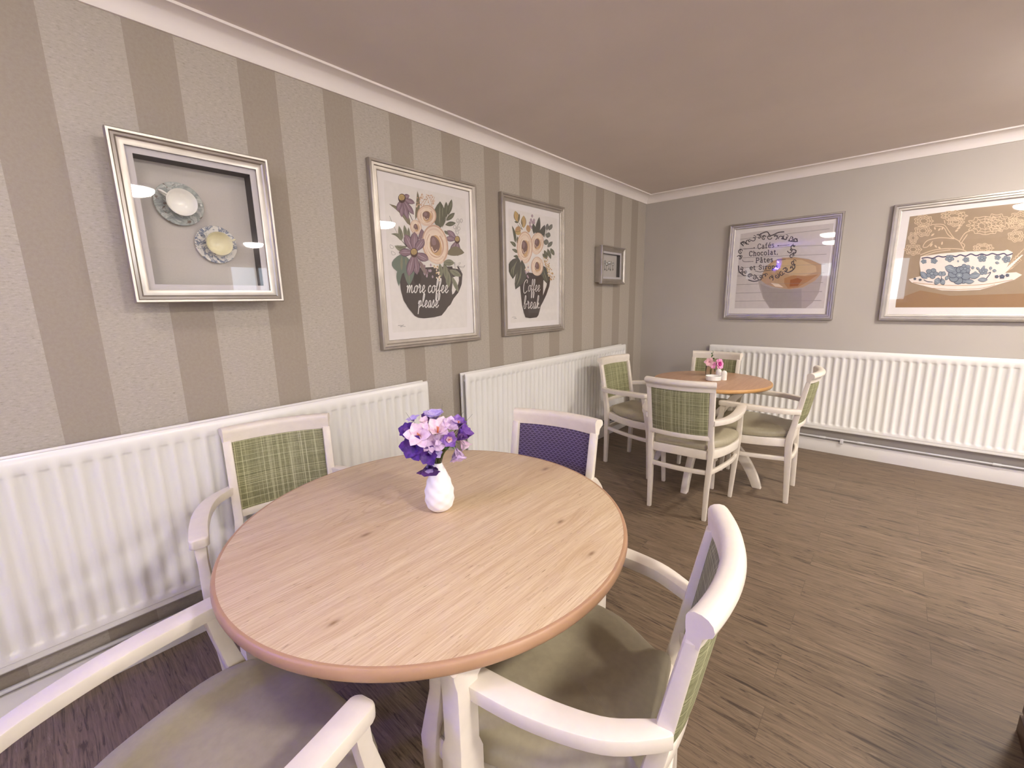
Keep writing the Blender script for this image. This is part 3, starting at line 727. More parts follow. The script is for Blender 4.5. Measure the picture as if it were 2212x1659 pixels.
for i in range(8): stroke('lace',[(1500+i*25,1030-i*30),(1520+i*30,940-i*26)],5)
poly('china',[(1700,830),(1720,830),(1500,1050),(1450,1090),(1440,1050)])
poly('china',[(430,1105),(600,1060),(1450,1040),(1640,1025),(1705,1055),(1620,1110),(1480,1150),(1320,1200),(1230,1225),(1000,1235),(800,1230),(700,1205),(560,1170),(460,1140)])
poly('china',[(565,850),(800,815),(1100,792),(1500,785),(1540,770),(1600,800),(1590,860),(1540,960),(1450,1060),(1380,1130),(1100,1150),(800,1150),(640,1120),(570,1050),(550,920)])
stroke('tan',[(480,1140),(700,1165),(1000,1175),(1300,1160),(1600,1110)],7);stroke('tan',[(700,1205),(950,1220),(1250,1205),(1400,1165)],6)
stroke('navy',[(575,870),(640,860),(700,870),(760,845),(820,855),(900,838),(960,850),(1010,830),(1070,845),(1130,820),(1190,840),(1250,820),(1310,835),(1370,815),(1430,830),(1500,815),(1540,835),(1600,815)],14)
def bf(x,y,r,n=6,c='bluef'):
    for i in range(n):
        a=i*2*math.pi/n+x; ell('navyl',x+r*.62*math.cos(a),y+r*.5*math.sin(a),r*.47,r*.38,0,12); ell(c,x+r*.62*math.cos(a),y+r*.5*math.sin(a),r*.4,r*.31,0,12)
    ell('navyl',x,y,r*.36,r*.3,0,12);ell(c,x,y,r*.3,r*.24,0,12);ell('bluel',x,y,r*.14,r*.1,0,8)
for x,y,r in ((600,905,32),(715,900,38),(890,870,50),(1075,885,38),(1255,870,50),(1430,860,35),(1530,880,48)): bf(x,y,r,5)
bf(1000,1060,120,8);bf(1065,985,62,5);bf(690,1040,70,5);bf(1270,1015,50,5)
for a in [(960,1010,835,965,80),(1100,1080,1240,1050,65),(1050,1130,1170,1130,50),(780,1145,720,1110,80),(780,1145,840,1120,70),(800,1070,780,1015,60),(810,1070,835,1015,50),(640,1100,560,1020,60),(1205,1110,1320,1110,45),(1350,1000,1355,960,30),(1370,1005,1420,1010,30),(1230,1000,1190,970,25),(1260,990,1285,950,25),(1200,1030,1160,1030,25),(880,1100,840,1080,50),(980,890,990,915,20),(1400,915,1450,925,25),(1130,980,1170,970,30)]: leaf('bluef',*a,0,.5,'bluel','navyl')
stroke('navyl',[(1300,1100),(1340,1050),(1350,1025),(1320,1040)],9);stroke('navyl',[(800,1070),(790,1140)],8);stroke('navyl',[(600,1110),(640,1130),(700,1135)],7)
for x,y,r in ((1420,1075,22),(1480,1075,30),(1540,1060,22),(500,1100,16),(560,1110,16)): bf(x,y,r,5,'navyl')


# ================================================================ pictures (local: x to the right, z up, y=0 on the wall, viewer on the -y side)
INK = {k: plain('print_ink_' + k, v, .6, var=.03, scale=40) for k, v in dict(print=(232,227,222), print2=(222,219,208), mug=(72,62,59), mugd=(58,47,43), purple=(140,114,124), purplel=(176,152,164), purpled=(92,68,88),
    green=(102,102,84), green2=(88,86,78), green3=(118,118,112), sage=(134,134,112), tealg=(112,124,112), olive=(126,116,92), tan=(190,152,112), ochre=(196,168,112), orange=(206,168,124), peach=(226,202,182), peachd=(206,170,144),
    cream=(236,218,198), brown=(126,98,92), brownp=(146,120,122), browndk=(82,58,50), white=(240,236,232), ink=(62,54,62), line=(140,134,132), plank=(212,204,202), cupg=(178,166,160), cupg2=(164,154,148),
    coffee1=(190,156,120), coffee2=(208,180,138), coffee3=(178,130,82), coffee4=(158,92,38), brownbg=(160,138,112), brownbg2=(152,118,82), lace=(218,194,162), china=(234,222,212), navy=(66,62,92), navyl=(78,84,102), bluef=(130,140,150), bluel=(162,170,178)).items()}
def mitre(bm, hw, hh, prof):       # prof: (inset, depth towards the viewer), closed loop
    rings = [[Vector((sx*(hw - i), -d, sz*(hh - i))) for sx, sz in ((-1, -1), (1, -1), (1, 1), (-1, 1))] for i, d in prof]
    V = [[bm.verts.new(p) for p in r] for r in rings]
    for a, c in zip(V, V[1:] + V[:1]):
        for i in range(4): bm.faces.new((a[i], a[(i+1) % 4], c[(i+1) % 4], c[i]))
    return bm
def sheet_with_window(bm, hw, hh, ow, oh, y0, y1):
    return mitre(bm, hw, hh, [(0, y0), (0, y1), (hw - ow, y1), (hw - ow, y0)]) if abs((hw-ow)-(hh-oh)) < 1e-6 else None
def artwork(name, y, clip, parent):
    bm = NB(); mats = []; idx = {}
    for i, it in enumerate(ART[name]):
        c = it[0]
        if c not in idx: idx[c] = len(mats); mats.append(INK[c])
        yy = y - i*1.2e-5
        if len(it) == 2:
            P = it[1]; Q = [P[0]]
            for p in P[1:]:
                if math.hypot(p[0]-Q[-1][0], p[1]-Q[-1][1]) > 1e-5: Q.append(p)
            if len(Q) < 3: continue
            f = bm.faces.new([bm.verts.new((p[0], yy, p[1])) for p in Q]); f.material_index = idx[c]
        else:
            A = [bm.verts.new((p[0], yy, p[1])) for p in it[1]]; B = [bm.verts.new((p[0], yy, p[1])) for p in it[2]]
            for k in range(len(A)-1):
                f = bm.faces.new((A[k], A[k+1], B[k+1], B[k])); f.material_index = idx[c]
    for co, no in (((clip[0], 0, 0), (1, 0, 0)), ((-clip[0], 0, 0), (-1, 0, 0)), ((0, 0, clip[1]), (0, 0, 1)), ((0, 0, -clip[1]), (0, 0, -1))):
        bmesh.ops.bisect_plane(bm, geom=bm.verts[:] + bm.edges[:] + bm.faces[:], plane_co=co, plane_no=no, clear_outer=True)
    for f in bm.faces:
        f.normal_update()
        if f.normal.y > 0: f.normal_flip()
    me = bpy.data.meshes.new('artwork'); bm.to_mesh(me); bm.free()
    for mt in mats: me.materials.append(mt)
    o = bpy.data.objects.new('artwork', me); C.objects.link(o); o.parent = parent; return o
STEP = [(0, .002), (0, .028), (.003, .033), (.013, .034), (.017, .029), (.029, .028), (.033, .023), (.045, .022), (.050, .018), (.050, .006), (.006, .002)]
def picture(label, art, loc, rz, hw, hh, clip):
    t = thing('framed_print', label, 'picture', loc, rz, 'framed prints on the walls')
    b = NB(); mitre(b, hw, hh, STEP); obj('frame', b, M_SILVER, t)
    b = NB(); box(b, -hw+.03, hw-.03, -.010, -.004, -hh+.03, hh-.03); obj('backing_board', b, M_MAT, t, smooth=False)
    o = artwork(art, -.0104, clip, t)
    b = NB(); box(b, -hw+.048, hw-.048, -.0195, -.0180, -hh+.048, hh-.048); obj('glass', b, M_GLASS, t, smooth=False)
    return t
picture('tall silver-framed print lettered more coffee please, purple and peach flowers in a dark mug', 'coffee_more', (0, -2.97, 1.648), PI/2, .382, .499, (.30, .43))
picture('tall silver-framed print lettered Coffee break, peach roses in a tall dark mug', 'coffee_break', (0, -1.967, 1.65), PI/2, .381, .497, (.30, .43))
picture('silver-framed print of a coffee cup on pale planks with French lettering', 'cafes', (1.306, 0, 1.637), 0, .440, .445, (.37, .36))
picture('silver-framed print of a blue floral teacup on brown, at the right edge', 'teacup', (2.49, 0, 1.637), 0, .440, .445, (.362, .36))

def box_frame(label, loc, rz, hw, hh, depth, fw, mw):
    t = thing('box_frame', label, 'box frame', loc, rz)
    D = depth
    b = NB(); mitre(b, hw, hh, [(0, D-.030), (0, D-.004), (.003, D), (.010, D-.001), (.014, D-.008), (.022, D-.006), (.027, D-.011), (.034, D-.010), (fw, D-.014), (fw, D-.024), (.012, D-.030)])
    obj('frame', b, M_SILVER, t)
    b = NB(); mitre(b, hw-.014, hh-.014, [(0, .001), (0, D-.0302), (.012, D-.0302), (.012, .001)]); obj('box_side', b, M_SILVER, t, smooth=False)
    e_ = fw + mw - .006
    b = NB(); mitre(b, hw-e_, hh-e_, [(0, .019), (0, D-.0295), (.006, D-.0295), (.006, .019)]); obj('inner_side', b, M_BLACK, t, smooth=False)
    b = NB(); mitre(b, hw-fw+.003, hh-fw+.003, [(0, D-.029), (0, D-.026), (mw+.003, D-.026), (mw+.003, D-.029)]); obj('mount', b, M_BOXMAT, t, smooth=False)
    b = NB(); box(b, -hw+.03, hw-.03, -.020, -.012, -hh+.03, hh-.03); obj('backing', b, M_BACKING, t, smooth=False)
    b = NB(); box(b, -hw+fw, hw-fw, -(D-.022), -(D-.0235), -hh+fw, hh-fw); obj('glass', b, M_GLASS, t, smooth=False)
    return t
sb = box_frame('deep silver box frame holding two china cups on saucers, leftmost on the striped wall', (0, -4.126, 1.714), PI/2, .251, .290, .115, .046, .021)
def facing(bm, cx, cz, y):     # turn a lathe about z into one about -y and move it
    bmesh.ops.transform(bm, matrix=Matrix.Translation((cx, y, cz)) @ Matrix.Rotation(PI/2, 4, 'X'), verts=bm.verts)
def cup_saucer(cx, cz, R, cr, mc, ms, ha, hs, petal=0):
    ff = (lambda a, z: 1 + .012*abs(math.sin(a*petal))) if petal else None
    b = NB(); lathe(b, [(.001, 0), (R*.45, 0), (R*.5, .003), (R*.92, .012), (R, .016), (R*.985, .0185), (R*.9, .0155), (R*.5, .007), (R*.45, .004), (.001, .004)], 48, f=ff)
    facing(b, cx, cz, -.0205); obj('saucer', b, ms, sb)
    b = NB(); lathe(b, [(.001, 0), (cr*.5, 0), (cr*.52, .006), (cr*.72, .018), (cr*.9, .036), (cr, .056), (cr*.985, .0575), (cr*.955, .056), (cr*.86, .036), (cr*.68, .020), (cr*.45, .010), (.001, .008)], 48)
    facing(b, cx, cz, -.0255); cup = obj('cup', b, mc, sb)
    ca, sa = math.cos(ha), math.sin(ha)
    pts = [(cx + ca*r, -.0255 - z, cz + sa*r) for r, z in smoothp([(cr*.90, .046), (cr*.90+hs, .050), (cr*.95+hs*1.25, .036), (cr*.7+hs, .020), (cr*.72, .018)], 5)]
    b = NB(); tube(b, pts, .0036, 8); obj('handle', b, mc, cup)
cup_saucer(-.060, .081, .079, .049, M_CHINA, M_SAUCER1, math.radians(150), .020)
cup_saucer(.044, -.060, .073, .046, M_CHINA2, M_SAUCER2, math.radians(20), .016, 6)

sf = box_frame('small silver box frame holding little spoons, on the striped wall near the corner', (0, -.834, 1.721), PI/2, .232, .172, .085, .046, .020)
for i, (x, zt, zb) in enumerate(((-.072, .047, -.04), (-.035, .030, -.046), (.004, .045, -.034), (.036, .047, -.040), (.086, .036, -.036))):
    b = NB()
    rings = []
    for k in range(9):
        a = k/8*PI; r = .012*math.sin(a)**.7 if 0 < k < 8 else .0008
        z = zt - .016 + .016*math.cos(a); rings.append([Vector((x + r*math.cos(q), -.023 - .005 + .0035*math.sin(q), z)) for q in [j*2*PI/10 for j in range(10)]])
    loft(b, rings); tube(b, [(x, -.026, zt-.031), (x + .001, -.024, (zt+zb)/2), (x, -.026, zb+.014)], [.0022, .0014, .0024], 8)
    tube(b, [(x, -.026, zb+.016), (x, -.026, zb+.004), (x, -.026, zb-.004)], [.002, .006, .002], 8)
    obj('spoon', b, M_CHROME, sf)

# ================================================================ armchair (faces local +y, origin on the floor)
def lean(z):         # y of the back at height z
    return -.210 - .177*(z - .46) if z > .46 else -.210 - .010*(0.46 - z)/.46
def stile_x(z): return .178 + .013*(z/.87)
CH_T = 'armchairs round the two tables'
def seat_outline(k=1.0, rear=0, y0=0):
    half = [(.0, -.222), (.10, -.222), (.165, -.218), (.196-rear, -.185), (.242, -.07), (.271, .06), (.277, .17), (.243, .254), (.14, .297), (0, .308)]
    P = smoothp(half, 4); full = P + [(-x, y) for x, y in P[-2:0:-1]]
    return [(x*k, (y - .02)*k + .02 + y0) for x, y in full]
def make_chair(label, pad):
    t = thing('armchair', label, 'chair', (0, 0, 0), 0, CH_T)
    for s in (-1, 1):
        # rear leg running up into the back post
        b = NB(); pts = [(s*.178, -.225, 0, .026, .030), (s*.180, -.218, .2, .030, .036), (s*.188, -.210, .40, .033, .042), (s*.190, -.212, .47, .033, .042)]
        for z in (.54, .62, .70, .78, .858): pts.append((s*stile_x(z), lean(z), z, .032, .036 - .010*(z-.54)/.32))
        vloft(b, pts, .005); obj('leg', b, M_CREAM, t)
        b = NB(); vloft(b, [(s*.236, .236, 0, .026, .026), (s*.246, .238, .2, .031, .031), (s*.256, .238, .38, .038, .038), (s*.261, .232, .455, .038, .044), (s*.266, .218, .52, .033, .038), (s*.270, .200, .60, .029, .032), (s*.272, .192, .658, .034, .034)], .005)
        obj('leg', b, M_CREAM, t)
        # armrest: leaves the post, bows outwards, flat broad hand end
        path = smoothp([(s*.196, -.252, .655), (s*.218, -.222, .657), (s*.258, -.150, .661), (s*.279, -.040, .666), (s*.281, .080, .670), (s*.272, .205, .672)], 5)
        b = NB(); n = len(path)
        rings = []
        for i, p in enumerate(path):
            a = path[max(i-1, 0)]; c = path[min(i+1, n-1)]; d = Vector((c[0]-a[0], c[1]-a[1], 0)).normalized(); nn = Vector((-d.y, d.x, 0))
            u = i/(n-1); wd = .034 + .020*min(1, u*1.5); 
            rings.append([Vector(p) + nn*q + Vector((0, 0, v)) for q, v in rrect(wd, .032, .0035)])
        # rounded front end
        d = Vector((path[-1][0]-path[-2][0], path[-1][1]-path[-2][1], 0)).normalized(); nn = Vector((-d.y, d.x, 0)); e = Vector(path[-1])
        for off, k in ((.008, .93), (.013, .78), (.015, .6)): rings.append([e + d*off + nn*q*k + Vector((0, 0, v*(.97 if k > .8 else .85))) for q, v in rrect(.054, .032, .006)])
        loft(b, rings); obj('armrest', b, M_CREAM, t)
        # side stretcher, bowed outwards
        b = NB(); hsweep(b, smoothp([(s*.186, -.200, .318), (s*.214, -.10, .318), (s*.240, .03, .318), (s*.252, .13, .318), (s*.253, .220, .318)], 4), rrect(.020, .030, .005)); obj('stretcher', b, M_CREAM, t)
    b = NB(); hsweep(b, smoothp([(-.172, -.214, .318), (-.09, -.228, .318), (0, -.233, .318), (.09, -.228, .318), (.172, -.214, .318)], 4), rrect(.020, .030, .005)); obj('stretcher', b, M_CREAM, t)
    # seat rail
    b = NB(); o = seat_outline()
    rings = [[Vector((x*k, (y-.02)*k+.02, z)) for x, y in o] for k, z in ((.975, .402), (.995, .404), (1, .410), (1, .455), (.99, .460))]
    loft(b, rings); obj('seat_rail', b, M_CREAM, t)
    # cushion
    b = NB(); o = seat_outline(.985, .030, .006)
    rings = [[Vector((x*k, (y-.02)*k+.02, z)) for x, y in o] for k, z in ((.95, .4605), (.985, .464), (1.0, .474), (.997, .487), (.975, .499), (.93, .508), (.84, .515), (.66, .521), (.4, .525), (.12, .5265))]
    loft(b, rings); obj('seat', b, M_VINYL, t)
    # back: lower rail, upholstered panel, crest rail, all bowed backwards in plan
    def bow(x, z, k=.037): return lean(z) - k*(1 - (x/.20)**2)
    def rail(z, hw, prof, nm):
        b = NB(); pts = [(x, bow(x, z), z) for x in [hw*(-1 + 2*i/20) for i in range(21)]]
        hsweep(b, pts, prof); obj(nm, b, M_CREAM, t)
    rail(.551, .180, rrect(.022, .030, .004), 'lower_back_rail')
    crest = [(.013, -.034), (-.008, -.034), (-.011, -.018), (-.013, -.010), (-.020, -.004), (-.028, .002), (-.031, .012), (-.028, .022), (-.020, .029), (-.009, .032), (.003, .031), (.012, .026), (.016, .018), (.016, .006)]
    rail(.884, .206, crest, 'crest_rail')
    b = NB(); NX, NZ = 22, 10; front = []; back = []
    for j in range(NZ+1):
        z = .566 + (.852-.566)*j/NZ; hw = stile_x(z) - .015; rf = []; rb = []
        for i in range(NX+1):
            u = -1 + 2*i/NX; x = hw*u; y = bow(x, z); th = .004 + .010*(1 - abs(u)**8)*(1 - abs(2*j/NZ-1)**8)
            rf.append(b.verts.new((x, y + th, z))); rb.append(b.verts.new((x, y - th, z)))
        front.append(rf); back.append(rb)
    for j in range(NZ):
        for i in range(NX):
            b.faces.new((front[j][i], front[j][i+1], front[j+1][i+1], front[j+1][i])); b.faces.new((back[j][i], back[j+1][i], back[j+1][i+1], back[j][i+1]))
        b.faces.new((front[j][0], front[j+1][0], back[j+1][0], back[j][0])); b.faces.new((front[j][NX], back[j][NX], back[j+1][NX], front[j+1][NX]))
    for i in range(NX):
        b.faces.new((front[0][i], back[0][i], back[0][i+1], front[0][i+1])); b.faces.new((front[NZ][i], front[NZ][i+1], back[NZ][i+1], back[NZ][i]))
    obj('backrest', b, pad, t)
    return t
D2 = math.radians
green = make_chair('cream armchair with green plaid back at the large table, against the long radiator', M_PLAID)
green.location = (.452, -4.072, 0); green.rotation_euler = (0, 0, D2(-107))
purple = make_chair('cream armchair with dark purple scallop-patterned back behind the large table', M_PURPLE)
purple.location = (1.110, -3.453, 0); purple.rotation_euler = (0, 0, D2(188.6))
for (x, y, r, lab) in [
    (1.637, -3.879, 102.5, 'cream armchair seen side-on at the right edge of the large table'),
    (1.255, -4.600, 10, 'cream armchair cut off at the bottom left, only armrests and lavender-lit seat showing'),
    (1.182, -1.750, 3.5, 'cream armchair at the small table with its plaid back turned to the camera'),
    (1.492, -1.196, 92, 'cream armchair on the right side of the small table, in profile before the back radiator'),
    (.624, -1.302, -98, 'cream armchair on the left side of the small table, beside the striped wall radiator'),
    (.971, -.800, 181, 'cream armchair behind the small table, its green back rising above the tabletop')]:
    dup(green, (x, y, 0), D2(r), lab, CH_T)

# ================================================================ tables
def round_top(t, r, z, th, mt, me):
    b = NB(); lathe(b, [(.001, z-th+.002), (r-.012, z-th+.002), (r-.012, z-.0004), (r-.0135, z), (.001, z)], 128); obj('tabletop', b, mt, t)
    b = NB(); pr = [(r-.0119, z-th), (r-.006, z-th)]
    for i in range(9):
        a = -PI/2 + PI*i/8; pr.append((r-.007 + .007*math.cos(a), z - th/2 + (th/2)*math.sin(a)*.98))
    pr += [(r-.0119, z-.0002)]
    V = [[b.verts.new((p[0]*math.cos(2*PI*j/128), p[0]*math.sin(2*PI*j/128), p[1])) for j in range(128)] for p in pr]
    for a, c in zip(V, V[1:] + V[:1]):
        for j in range(128): b.faces.new((a[j], a[(j+1) % 128], c[(j+1) % 128], c[j]))
    obj('edge_band', b, me, t)
tb = thing('round_table', 'large round pale oak dining table in the foreground', 'table', (1.136, -3.894, 0))
round_top(tb, .581, .760, .030, M_OAK, M_EDGE)
for k in range(4):
    a = D2(-34.2 + 90*k); x, y = .549*math.cos(a), .549*math.sin(a); ix, iy = -.034*math.cos(a), -.034*math.sin(a)
    b = NB(); vloft(b, [(0, 0, 0, .056, .056), (0, 0, .50, .060, .060), (0, 0, .535, .060, .060), (0, 0, .555, .050, .050), (0, 0, .670, .050, .050), (ix*.2, iy*.2, .692, .054, .054), (ix, iy, .718, .094, .094), (ix, iy, .7315, .098, .098)], .003)
    bmesh.ops.transform(b, matrix=Matrix.Translation((x, y, 0)) , verts=b.verts); obj('leg', b, M_CREAM, tb)
tf = thing('round_table', 'small round tan dining table in the far corner with four curved legs', 'table', (1.10, -1.09, 0))
round_top(tf, .43, .760, .026, M_OAK2, M_EDGE2)
OX, OY = .015, -.135
for k in range(4):
    a = D2(-90 + 90*k + 2); ca, sa = math.cos(a), math.sin(a)
    b = NB(); prof = smoothp([(.400, 0, .058), (.365, .09, .064), (.30, .20, .070), (.21, .30, .074), (.115, .375, .078), (.075, .44, .074), (.095, .52, .060), (.165, .62, .052), (.26, .733, .050)], 4)
    rings = []
    for i, (r, z, d) in enumerate(prof):
        p = prof[max(i-1, 0)]; q = prof[min(i+1, len(prof)-1)]; tx, tz = q[0]-p[0], q[1]-p[1]; L = math.hypot(tx, tz); nx, nz = -tz/L, tx/L
        if i in (0, len(prof)-1): nx, nz = -1, 0
        rings.append([Vector((OX + (r + nx*u)*ca - v*sa, OY + (r + nx*u)*sa + v*ca, max(0, z + nz*u))) for u, v in rrect(d, .044, .006)])
    loft(b, rings); obj('leg', b, M_CREAM, tf)
b = NB(); box(b, OX-.055, OX+.055, OY-.055, OY+.055, .36, .52, .004); obj('hub', b, M_CREAM, tf)
b = NB(); lathe(b, [(.001, .7335), (.27, .7335), (.27, .7215), (.001, .7215)][::-1], 32); obj('mounting_plate', b, M_CREAM, tf)

# ================================================================ on the large table
VB = Vector((1.126, -3.866, .7605)); RZ = D2(52.3)
b = NB()
vp = smoothp([(.020, 0), (.031, .004), (.041, .018), (.0455, .042), (.044, .066), (.038, .092), (.029, .116), (.020, .136), (.0145, .150), (.0135, .155)], 5)
def facet(a, z):
    u = a*6/PI; v = z/.0165
    return 1 + .052*(abs(((u + v) % 2) - 1) + abs(((u - v) % 2) - 1) - 1)*(1 if .008 < z < .14 else .2)
out_ = [(r, z) for r, z in vp]; inn = [(.0115, .155), (.0125, .148), (.017, .13), (.026, .10), (.03, .05), (.02, .01), (.001, .008)]
lathe(b, [(.001, 0)] + out_ + inn, 84, cap0=True, cap1=True, f=lambda a, z: facet(a, z))
vase = obj('vase', b, M_BISQUE, None, loc=VB); vase.rotation_euler = (0, 0, RZ)
tag(vase, 'white ceramic bud vase with a diamond-faceted surface on the large table', 'vase')

def petal_mesh(bm, M, L, W, open_, curl, roll, n=8, k=5, pk=.60, ruffle=0):
    e = math.log(.5)/math.log(pk); grid = []
    for i in range(n+1):
        t = i/n; wd = W*(.16 if i == 0 else (.06 if i == n else math.sin(PI*t**e)**.62))/2
        # midline: starts along the axis, opens outwards
        ang = open_*(1 - (1-t)**2) + curl*t*t
        r = L*t*math.sin(ang*.8); z = L*t*math.cos(ang*.8)
        row = []
        for j in range(k):
            s = -1 + 2*j/(k-1)
            row.append(bm.verts.new(M @ Matrix.Rotation(roll, 4, 'Z') @ Vector((r - .28*wd*s*s*(-1) * -1 + ruffle*math.sin(s*5 + i)*wd, s*wd, z + .12*wd*s*s))))
        grid.append(row)
    for a, c in zip(grid, grid[1:]):
        for j in range(k-1): bm.faces.new((a[j], a[j+1], c[j+1], c[j]))
def frame_to(p, d):
    d = Vector(d).normalized(); return Matrix.Translation(p) @ d.to_track_quat('Z', 'Y').to_matrix().to_4x4()
def flower(label, head, face, mat, L=.045, W=.026, open_=.7, curl=.2, n=6, stamen=None, name='artificial_crocus', cat='flower', group='artificial flowers in the white vase', base=(0, 0, .148), root=None, inner=None, ruffle=0, droop=0, stem_r=.0016):
    L *= 1.12; W *= 1.10
    t = thing(name, label, cat, VB if root is None else root, RZ, group)
    head = Vector(head); d = Vector(face).normalized(); bx = Vector(base)
    mid = (bx + head)/2 + Vector(((head.x-bx.x)*.12, (head.y-bx.y)*.1, .02 + droop))
    pts = smoothp([(bx.x*.4, bx.y*.4, bx.z - .10), tuple(bx), tuple(mid), tuple(head - d*.004)], 5)
    b = NB(); tube(b, pts, stem_r, 6); obj('stem', b, M_STEM, t)
    b = NB(); M = frame_to(head, d)
    for i in range(n): petal_mesh(b, M, L*(1 if i % 2 else .93), W, open_*(1 if i % 2 else .85), curl, 2*PI*i/n, ruffle=ruffle)
    o = obj('petals', b, mat, t)
    if inner:
        b = NB()
        for i in range(5): petal_mesh(b, M, L*.62, W*.75, open_*.55, curl*.3, 2*PI*(i+.5)/5, ruffle=ruffle)
        obj('inner_petals', b, inner, t)
    if stamen:
        b = NB()
        for i in range(3):
            q = M @ Vector((.003*math.cos(i*2.1), .003*math.sin(i*2.1), L*.62)); tube(b, [M @ Vector((0, 0, .004)), q], [.0008, .0015], 6)
        obj('stamen', b, stamen, t)
    return t
F = flower
F('pale pink open flower nearest the middle top of the bouquet, broad upright petals', (.004, -.030, .250), (.05, -.55, 1), P_PINK, .056, .034, .75, .25, 6, P_ORANGE)
F('pale pink wide-open flower at the upper left of the bouquet with orange centre', (-.046, -.040, .258), (-.25, -1, .55), P_PINK, .046, .032, 1.15, .2, 6, P_ORANGE)
F('pale lavender flower topmost in the bouquet', (-.004, .005, .288), (0, -.15, 1), P_LAV, .040, .036, .8, .35, 7, ruffle=.25)
F('small lavender flower high on the far left of the bouquet', (-.064, 0, .292), (-.3, -.2, 1), P_LAV, .024, .016, 1.0, .4, 5)
F('deep purple flower on the left edge of the bouquet, below the small lavender one', (-.076, -.012, .262), (-.5, -.6, .6), P_DARK, .034, .028, .9, .2, 6, inner=P_PURP)
F('deep purple flower low on the left of the bouquet, largest of the dark ones', (-.060, -.030, .226), (-.5, -1, .1), P_DARK, .046, .038, 1.0, .3, 6, ruffle=.15)
F('deep purple flower between the low left bloom and the hanging one', (-.026, -.038, .200), (-.1, -1, .1), P_DARK, .036, .032, .95, .3, 6, ruffle=.15)
F('deep purple flower hanging over the vase neck, lowest bloom', (-.026, -.036, .168), (0, -.75, -.75), P_DARK, .042, .038, .95, .25, 6, inner=P_LAV, droop=.02)
F('deep purple bud half hidden behind the topmost pink petals', (-.024, .018, .278), (-.2, .1, 1), P_PURP, .034, .024, .45, .1, 5)
F('lilac ruffled flower in the centre of the bouquet', (-.012, -.040, .236), (-.1, -1, .2), P_LILAC, .034, .020, 1.1, .3, 8, ruffle=.3)
F('lilac ruffled flower just right of centre in the bouquet', (.016, -.040, .240), (.15, -1, .3), P_LILAC, .030, .020, 1.1, .3, 7, ruffle=.3)
F('purple cup-shaped crocus on the right edge of the bouquet', (.062, -.026, .232), (.65, -.4, .75), P_PURP, .052, .036, .5, .05, 6)
F('purple crocus with orange stamens at the upper right of the bouquet', (.062, -.006, .262), (.25, -.35, 1), P_PURP, .040, .026, .7, .1, 6, P_ORANGE, inner=P_LILAC)
F('violet and white crocus with orange centre right of the middle', (.036, -.042, .242), (.1, -1, .2), P_PURP, .028, .024, 1.1, .2, 6, P_ORANGE, inner=P_PINK)
F('faded lilac flower hanging at the lower right of the bouquet', (.058, -.020, .204), (.15, -.5, -.9), P_LILAC, .044, .034, .7, .1, 6, ruffle=.2, droop=.03)
F('cream-white drooping flower at the right behind the faded lilac one', (.074, .002, .222), (.5, -.2, -.8), P_PINK, .036, .028, .7, .1, 5, droop=.03)
F('lilac flower filling the gap between the pale pink centre bloom and the orange-stamened crocus', (.036, -.020, .268), (.3, -.6, .8), P_LILAC, .036, .026, .85, .2, 6, ruffle=.1)
F('slim pale pink bud above the wide-open pink flower', (-.030, -.030, .284), (-.15, -.5, 1), P_PINK, .030, .020, .45, .1, 5)
F('small lavender flower low in the middle of the bouquet, over the stems', (-.002, -.044, .212), (-.1, -1, -.1), P_LAV, .024, .020, 1.1, .2, 6, ruffle=.2)
def sprig(label, pts, leaves, root=None, mat=None, group=None, rz=None, name='artificial_leaf_sprig', L=.03, W=.012):
    t = thing(name, label, 'leaves', VB if root is None else root, RZ, group)
    b = NB(); tube(b, smoothp(pts, 5), .0014, 6); obj('stem', b, M_STEM, t)
    for p, d in leaves:
        b = NB(); petal_mesh(b, frame_to(Vector(p), d), L, W, .5, .4, random.random()*6, n=6, k=3, pk=.45); obj('leaf', b, mat or M_LEAFG, t)
    return t
sprig('bright green leaf sprig on the right of the white vase bouquet', [(0, 0, .05), (.006, -.004, .148), (.02, -.02, .19), (.034, -.03, .222)], [((.034, -.03, .220), (1, -.3, .3)), ((.032, -.03, .220), (.8, -.5, -.1)), ((.03, -.028, .216), (1, 0, .0)), ((.034, -.032, .222), (.2, -.6, .8)), ((.028, -.026, .212), (-.2, -.6, .7)), ((.04, -.03, .224), (.9, .2, .5))], group='leaf sprigs in the white vase')
sprig('dull green leaf sprig at the centre of the white vase bouquet', [(0, 0, .05), (.002, -.006, .148), (.006, -.02, .2), (.014, -.03, .235)], [((.014, -.03, .232), (.6, -.6, .6)), ((.012, -.03, .228), (-.5, -.7, .3)), ((.014, -.03, .23), (.1, -.8, .5)), ((.01, -.03, .222), (.7, -.5, -.2))], group='leaf sprigs in the white vase')
sprig('green leaf sprig poking out low on the left of the bouquet', [(0, 0, .05), (-.004, -.004, .148), (-.03, -.02, .2), (-.075, -.02, .222)], [((-.075, -.02, .222), (-1, -.2, .1)), ((-.07, -.02, .222), (-.6, -.2, -.7))], group='leaf sprigs in the white vase', L=.02)
BL = ['tallest thin dark grass blade, rising from the middle of the bouquet', 'thin dark grass blade crossing the small lavender flower at the upper left', 'thin dark grass blade lowest at the far left of the bouquet', 'thin dark grass blade rising at the upper right beside the orange-stamened crocus',
      'thin dark grass blade reaching farthest to the right of the bouquet', 'pale grey grass blade behind the crocus at the upper right', 'thin dark grass blade just right of the pale pink flower', 'thin dark grass blade behind the topmost lavender flower', 'short dark grass blade against the cup-shaped purple crocus', 'dark grass blade lying across the lilac centre of the bouquet']
bi = 0
